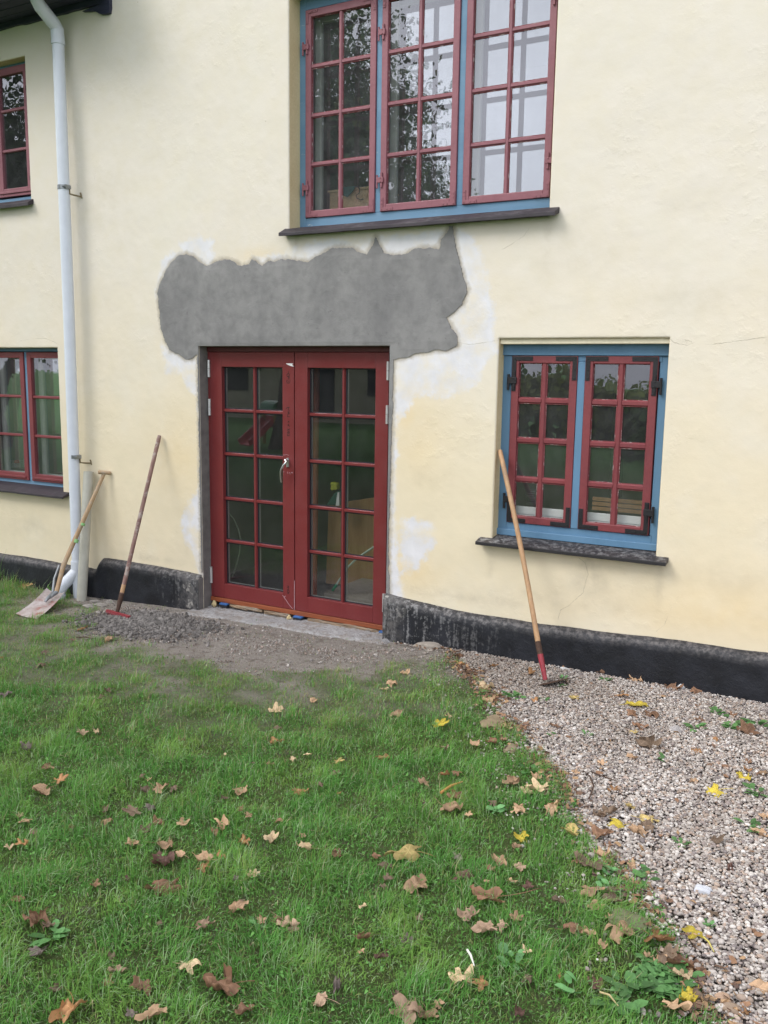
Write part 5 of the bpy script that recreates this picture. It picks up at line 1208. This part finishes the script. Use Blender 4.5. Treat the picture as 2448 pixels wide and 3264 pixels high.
lv(Q4, '580,135,62,t;360,152,30,t;600,255,66,Yf;575,290,46,t;320,345,42,m;105,322,108,yc;25,375,56,bc;20,430,46,b;135,465,105,tc;360,410,72,dc;500,370,64,tc;465,388,38,r;580,385,42,kc;443,440,26,t;553,440,40,t;628,460,48,d;460,525,130,rc;768,535,58,bc;370,593,88,k;515,632,56,k;570,610,58,t;453,650,92,k;150,605,38,b;810,650,64,rc;870,665,60,tc;95,708,56,m;605,745,42,pc;685,720,28,m;940,722,42,t;615,870,48,bc;755,852,26,oc;335,875,98,p;420,880,78,of;920,905,62,dc;60,940,48,bc;80,1005,122,kc;185,1020,82,tc;228,980,42,t;585,1018,56,dc;725,130,58,tc;820,230,68,yc;915,228,105,r;970,280,52,r;950,325,58,tc;830,355,48,r;900,368,108,bc;1085,210,72,tc;1135,205,72,bc;1130,165,86,yf;1015,188,78,Yf;930,140,58,b;965,132,80,bc;890,188,38,t;1080,365,52,t;910,485,98,tf;975,530,62,bc;900,560,62,t;1000,480,46,b;990,608,52,t;1040,655,125,tc;1135,630,48,rc;1175,695,92,oc;1210,760,104,b;1305,800,122,r;1185,790,52,t;1130,768,38,t;1275,852,58,pc;1320,940,78,Yc;1375,940,72,bc;1240,985,84,tc;1345,655,88,Yf;1495,378,44,dc;1425,575,46,bc;1435,265,62,b;1640,145,52,t;1635,230,66,t;1480,950,62,k;1620,895,76,tc;1560,1000,44,o;1595,640,24,r;1195,465,28,o')
FORMW = {'c': ('curled', (1.3, 2.2)), 'f': ('flat', (.3, .6)), 'h': ('crinkled', (.8, 1.5))}
def zone(px, py, x, y):
    g = float(gravel_sd(np.array(x), np.array(y)))
    row = 'upper' if py < 2380 else 'middle' if py < 2760 else 'lower' if py < 3080 else 'bottom'
    if abs(g) < .085 and py > 2150: return '%s lawn and gravel border' % row
    if g > 0: return ('gravel near the plinth' if py < 2260 else '%s gravel' % row)+(' at right edge' if px > 2180 else '')
    if py < 2180 and px < 1400: return 'grass by the bare soil' if px > 250 else 'grass by the shovel'
    side = 'left' if px < 420 else 'centre left' if px < 840 else 'centre' if px < 1260 else 'right'
    return '%s lawn, %s' % (row, side)
recs = []
for i, (px, py, w, k, fm) in enumerate(LV):
    x, y, z = G(px, min(py, 3300)); dist = math.sqrt((x-CAM[0])**2+(y-CAM[1])**2+(z-CAM[2])**2); size = w/F_PX*dist*1.05
    lawn = float(gravel_sd(np.array(x), np.array(y))) < 0; r = random.Random(1000+i); lo, hi = FORMW[fm][1]
    thin_ = float(thin(np.array(x), np.array(y))) if lawn else 1
    o = make_leaf((x, y, z+(.019*(1-thin_) if lawn else .010)), size*(1.15 if fm == 'c' else 1.), k, r.uniform(0, 6.28), r.uniform(lo, hi), 2000+i, stem=(w > 30 and r.random() < .6))
    sw = 'small' if w < 32 else 'large' if w > 58 else 'medium'
    recs.append([o, sw, LC[k][1], FORMW[fm][0], zone(px, py, x, y), px, py])
ORD = ['leftmost', 'second', 'third', 'fourth', 'fifth', 'sixth', 'seventh', 'eighth', 'ninth']
from collections import defaultdict
gr = defaultdict(list)
for q in recs: gr[(q[2], q[3], q[4])].append(q)
for key, L_ in gr.items():
    cnt = defaultdict(int)
    for q in L_: cnt[q[1]] += 1
    for q in L_:
        same = sorted([s for s in L_ if s[1] == q[1]], key=lambda s: s[5])
        lb = '%s %s %s maple leaf, %s' % (q[1], q[2], q[3], q[4])
        if len(same) > 1:
            i = same.index(q); n = len(same)
            o_ = 'leftmost' if i == 0 else 'rightmost' if i == n-1 else ORD[i]+' from left'
            if n == 2: o_ = 'left one' if i == 0 else 'right one'
            lb += ', '+o_
        tag(q[0], lb, 'leaf', 'fallen maple leaves')
def litter():
    r = rs; n = 95000; x = r.uniform(-3., .6, n); y = r.uniform(-4.2, -.08, n); g = gravel_sd(x, y)+.06*fbm2(x, y, 3, 97)
    p = np.exp(-((g-.01)/.07)**2)*np.clip(.35+1.3*fbm2(x, y, 2.2, 98), .05, 1)+.010*(g > 0)*np.clip(.5+fbm2(x, y, 1.2, 99), 0, 1)
    k = (r.rand(n) < p) & in_view(x, y, gz(x, y), .15); x, y = x[k], y[k]; n = len(x); s = r.uniform(.004, .019, n); A = rotmats(n, r)
    q = np.array([[-1, -.5, 0], [-.1, -.6, .35], [1, -.3, 0], [.9, .4, .3], [0, .7, .1], [-.9, .5, .4]]); V = np.einsum('nij,kj->nki', A, q)*s[:, None, None]*np.array([1, 1, .5]); V = V+np.stack([x, y, gz(x, y)+.012+.3*s], -1)[:, None]
    F = (np.array([[0, 1, 4], [0, 4, 5], [1, 2, 3], [1, 3, 4]])[None]+(np.arange(n)*6)[:, None, None]).reshape(-1, 3)
    c = np.array([(.30, .17, .10), (.20, .12, .08), (.42, .27, .15), (.14, .09, .07)])[r.randint(0, 4, n)]*r.uniform(.7, 1.2, (n, 1))
    tag(npmesh('leaf_litter', V.reshape(-1, 3), F, tint_mat('litter_bits', .8, .3, 60, .1), cols=np.repeat(c, 6, 0), smooth=False), 'crumbled brown leaf bits along the lawn and gravel border', 'leaf litter', kind='stuff')
litter()
# orange dead stalk leaf and a few twigs
def twig(f, pts, r_, mat, label, nm='twig', cat='twig', up=.02):
    P = [G(*f(*p)) for p in pts]; m = MB(); m.tube([(a, b, c+up+.006*math.sin(i*2)) for i, (a, b, c) in enumerate(P)], [r_]*(len(P)-1)+[r_*.4], 7); tag(m.build(nm, mat, smooth=True), label, cat)
twig(Q2, [(245,1018),(290,992),(340,965)], .006, plain('orange_dry_stalk', (.50, .24, .08), .7), 'long orange dry leaf roll in the right lawn', 'dry_leaf_stalk', 'stalk', .035)
twig(Q2, [(885,1030),(905,980),(890,930),(860,905)], .0035, RUST, 'thin curved brown twig on the middle gravel'); twig(Q2, [(900,915),(950,940),(1010,950)], .003, RUST, 'thin dark twig crossing the gravel beside the curved twig')
twig(Q4, [(1378,685),(1400,712),(1425,745)], .003, plain('yellow_stalk', (.55, .48, .12), .6), 'yellow leaf stalk on the lower gravel', 'leaf_stalk', 'stalk'); twig(Q4, [(358,780),(372,810),(388,845)], .004, plain('pale_stalk', (.66, .66, .60), .6), 'pale stalk above the orange leaf in the lower lawn', 'leaf_stalk', 'stalk', .05)
twig(Q1, [(330,325),(370,327),(415,330)], .004, RUST, 'short brown stick left of the mortar heap'); twig(Q4, [(930,945),(970,965),(1010,1000)], .003, plain('tan_stalk', (.45, .36, .18), .6), 'tan leaf stalk at the bottom of the right lawn', 'leaf_stalk', 'stalk', .035)

# ================================================================== the garden behind the camera (seen in the panes)
BARK = wood('maple_bark', (.12, .095, .07), (.06, .05, .04), sc=(1, 1, .2), f=8)
def tree(x, y, h, rad, label, seed, trunk_h=2.4, n=9000, col=(.045, .085, .022), ls=.13, low=.25):
    r = np.random.RandomState(seed); g = float(gz(x, y)) if y > -12 else .25
    t = thing('maple_tree', label, 'tree', (x, y, g), 'trees across the garden'); m = MB(); tips = []
    def limb(p, d, L_, r0, lev):
        pts = [p]; q = Vector(p); dd = Vector(d)
        for i in range(4): dd = (dd+Vector(r.normal(0, .13, 3))+Vector((0, 0, .05))).normalized(); q = q+dd*L_/4; pts.append(q.copy())
        m.tube(pts, [r0*(1-.17*i) for i in range(5)], 8)
        if lev >= 3: tips.append(pts[-1]); tips.append(pts[2]); return
        for i in range(4 if lev else 6):
            a = r.rand()*6.283; e = r.uniform(.25, .9); nd = (dd+Vector((math.cos(a)*e*1.3, math.sin(a)*e*1.3, r.uniform(-.2, .5)))).normalized()
            limb(pts[r.randint(2, 5)], nd, L_*r.uniform(.55, .8), r0*.45, lev+1)
    limb((x, y, g-.1), (0, 0, 1), trunk_h*1.3, .16+.02*h/4, 0)
    m.build('trunk', BARK, t, smooth=True)
    c = np.array([x, y, g+h*(.5+low*.5)]); T = np.array([tuple(q) for q in tips])
    cl = r.randn(260, 3); cl /= np.linalg.norm(cl, axis=1)[:, None]; cl = c+cl*np.array([rad, rad, h*.5*(1-low)])*(r.rand(260, 1)**.4)
    cl = np.concatenate([cl, T[:200]]); w = r.randint(0, len(cl), n); P = cl[w]+r.randn(n, 3)*np.array([.34, .34, .26])*rad/3.2
    P = P[P[:, 2] > g+trunk_h*.6]; n = len(P); A = rotmats(n, r); s = ls*r.uniform(.6, 1.3, n)
    q = np.array([[-.5, -.4, 0], [.5, -.4, .08], [.55, .45, 0], [-.45, .5, .1]]); V = np.einsum('nij,kj->nki', A, q)*s[:, None, None]+P[:, None]
    F = (np.arange(4)[None]+(np.arange(n)*4)[:, None]); cc = np.array(col)*r.uniform(.5, 1.8, (n, 1))*np.where(r.rand(n, 1) < .15, np.array([[1.9, 1.4, .8]]), 1.)
    npmesh('crown', V.reshape(-1, 3), F, tint_mat('leaf_%d' % seed, .6, 0, 4, .25), cols=np.repeat(cc, 4, 0), smooth=False, parent=t)
tree(-12.6, -11.5, 10.8, 3.7, 'tallest broad maple across the lawn, mirrored in the tall upper window', 1, 2.6, 110000, (.05, .09, .03), .078)
tree(-18.5, -8.5, 9.5, 3.6, 'leafy maple far left across the lawn, mirrored in the small upper window', 2, 2.4, 60000, (.05, .09, .03), .078)
0 and tree(-7.9, -14.5, 4.3, 1.6, 'smaller tree right of the tallest maple across the lawn', 3, 1.0, 6000, (.05, .10, .025), .11, .1)
def shrub(x, y, h, rad, label, seed, col):
    r = np.random.RandomState(seed); n = 4200; g = .25; c = r.randn(60, 3); c /= np.linalg.norm(c, axis=1)[:, None]; c = np.array([x, y, g+h*.5])+c*np.array([rad, rad*.7, h*.5])*(r.rand(60, 1)**.3)
    P = c[r.randint(0, 60, n)]+r.randn(n, 3)*.16; P[:, 2] = np.maximum(P[:, 2], g); A = rotmats(n, r); s = .10*r.uniform(.6, 1.3, n)
    q = np.array([[-.5, -.4, 0], [.5, -.4, .08], [.55, .45, 0], [-.45, .5, .1]]); V = np.einsum('nij,kj->nki', A, q)*s[:, None, None]+P[:, None]
    t = thing('shrub', label, 'shrub', (x, y, g), 'shrubs across the garden'); cc = np.array(col)*r.uniform(.5, 1.7, (n, 1))
    npmesh('foliage', V.reshape(-1, 3), np.arange(4)[None]+(np.arange(n)*4)[:, None], tint_mat('shrub_leaf_%d' % seed, .6, 0, 4, .25), cols=np.repeat(cc, 4, 0), smooth=False, parent=t)
    m = MB()
    for i in range(6): a = r.rand()*6.28; m.tube([(x, y, g-.05), (x+math.cos(a)*rad*.4, y+math.sin(a)*rad*.4, g+h*.6)], [.03, .01], 6)
    m.build('stem', BARK, t)
SH = [(-4.3, -15, 1.5, 1.3, (.11, .20, .05)), (-5.6, -17, 1.65, 1.4, (.24, .30, .06)), (-7.0, -16.5, 1.6, 1.3, (.20, .24, .05)), (-2.6, -16, 1.4, 1.3, (.09, .16, .05)), (-9.6, -18.5, 1.9, 1.5, (.09, .17, .05)), (-1.0, -18, 1.7, 1.6, (.11, .18, .06)), (-11.8, -20, 2.0, 1.6, (.09, .16, .05)), (1.4, -18, 1.9, 1.7, (.09, .17, .05))]
SHL = ['mid green shrub second from right in the first row', 'yellow green shrub between two greener shrubs', 'olive yellow shrub left of the yellow green shrub', 'low dark green shrub of the row', 'broad dark shrub near the smaller tree', 'green shrub in front of the barn side path', 'farthest shrub beside the cream barn', 'tall shrub at the right end of the row']
for i, ((x, y, h, rd, c), lb) in enumerate(zip(SH, SHL)): shrub(x, y, h, rd, lb+' across the garden', 40+i, c)
def barn():
    t = thing('cream_barn', 'cream plastered barn with dark openings across the garden, mirrored in the door', 'barn', (-19.5, -22, .25))
    MB().box(-25, -14.2, -27, -21.5, .1, 3.6).build('wall', plain('cream_render', (.50, .46, .34), .9, var=.12, sc=2), t)
    m = MB(); m.prism([(-20.9, 3.55), (-24.25, 6.3), (-27.6, 3.55), (-27.4, 3.45), (-24.25, 6.05), (-21.1, 3.45)], -25.4, -13.8, lambda u, v, w: (w, u, v)); m.build('roof', plain('dark_tiles', (.10, .06, .05), .8), t)
    m = MB(); m.prism([(-21.5, 3.6), (-24.25, 5.9), (-27, 3.6)], -25, -14.2, lambda u, v, w: (w, u, v)); m.build('gable', plain('cream_gable', (.50, .46, .34), .9), t)
    for (a, b, c, d) in ((-18.6, -17.3, .3, 2.6), (-22.2, -21.2, 1.2, 2.3), (-15.9, -15.1, 1.2, 2.3)): MB().box(a, b, -21.53, -21.46, c, d).build('dark_shutter', BLACKPL, t, bevel=.01)
barn()
# toy slide and yellow toy, mirrored in the door panes
def slide():
    def mirror(px, py):     # ground point seen in the door glass
        d = ray(px, py); t = (.14-CAM[1])/d[1]; q = CAM+t*d; e = np.array([d[0], -d[1], d[2]]); s = (.22-q[2])/e[2]; return q+e*s
    zz = zoom(600, 1080, .4430); a = mirror(*zz(400, 770)); b = mirror(*zz(640, 760))
    a, b = Vector(a), Vector(b); b.z = a.z; ex = (b-a); L_ = ex.length; k = 1.; ex.normalize(); up = Vector((0, 0, 1)); ey = ex.cross(up)
    t = thing('toy_slide', 'plastic toy slide with red chute and green roof on the far lawn', 'slide', tuple(a))
    RP, GP, YP = plain('red_plastic', (.50, .02, .03), .35), plain('green_toy_plastic', (.02, .25, .08), .35), plain('yellow_toy_plastic', (.55, .42, .05), .35)
    H_ = L_*.62
    m = MB(); n = 12
    for i in range(n):
        u0, u1 = i/n, (i+1)/n; f = lambda u: H_*(u**1.15); p = a+ex*L_*.75*(u0+u1)/2+up*(f(u0)+f(u1))/2
        d = (ex*L_*.75/n+up*(f(u1)-f(u0))); l = d.length; d.normalize(); m.obox(p, d, ey, d.cross(ey), l*1.05, .5, .03)
        for s in (-1, 1): m.obox(p+ey*.25*s+up*.06, d, ey, d.cross(ey), l*1.05, .03, .14)
    m.build('chute', RP, t)
    m = MB()
    for s in (-1, 1):
        for q in (.78, 1.1): m.obox(a+ex*L_*q+ey*.28*s+up*H_*.75, ex, ey, up, .09, .06, H_*1.5)
    m.build('post', YP, t, bevel=.01)
    m = MB(); c = a+ex*L_*.94+up*H_*1.45; P = [(math.cos(w)*L_*.30, math.sin(w)*H_*.42) for w in np.linspace(math.pi, 0, 14)]+[(L_*.22, 0)]+[(math.cos(w)*L_*.22, math.sin(w)*H_*.30) for w in np.linspace(0, math.pi, 14)]
    m.prism(P, -.34, .34, lambda u, v, w: c+ex*u+up*v+ey*w); m.build('roof_arch', GP, t)
    m = MB(); m.obox(a+ex*L_*.94+up*H_*1.0, ex, ey, up, L_*.30, .5, H_*.5); m.build('panel', RP, t, bevel=.02)
slide()

# ------------------------------------------------------------------ render settings
S.render.engine = 'CYCLES'; S.cycles.max_bounces = 10; S.cycles.transparent_max_bounces = 24; S.cycles.diffuse_bounces = 4
S.render.resolution_x = 768; S.render.resolution_y = 1024
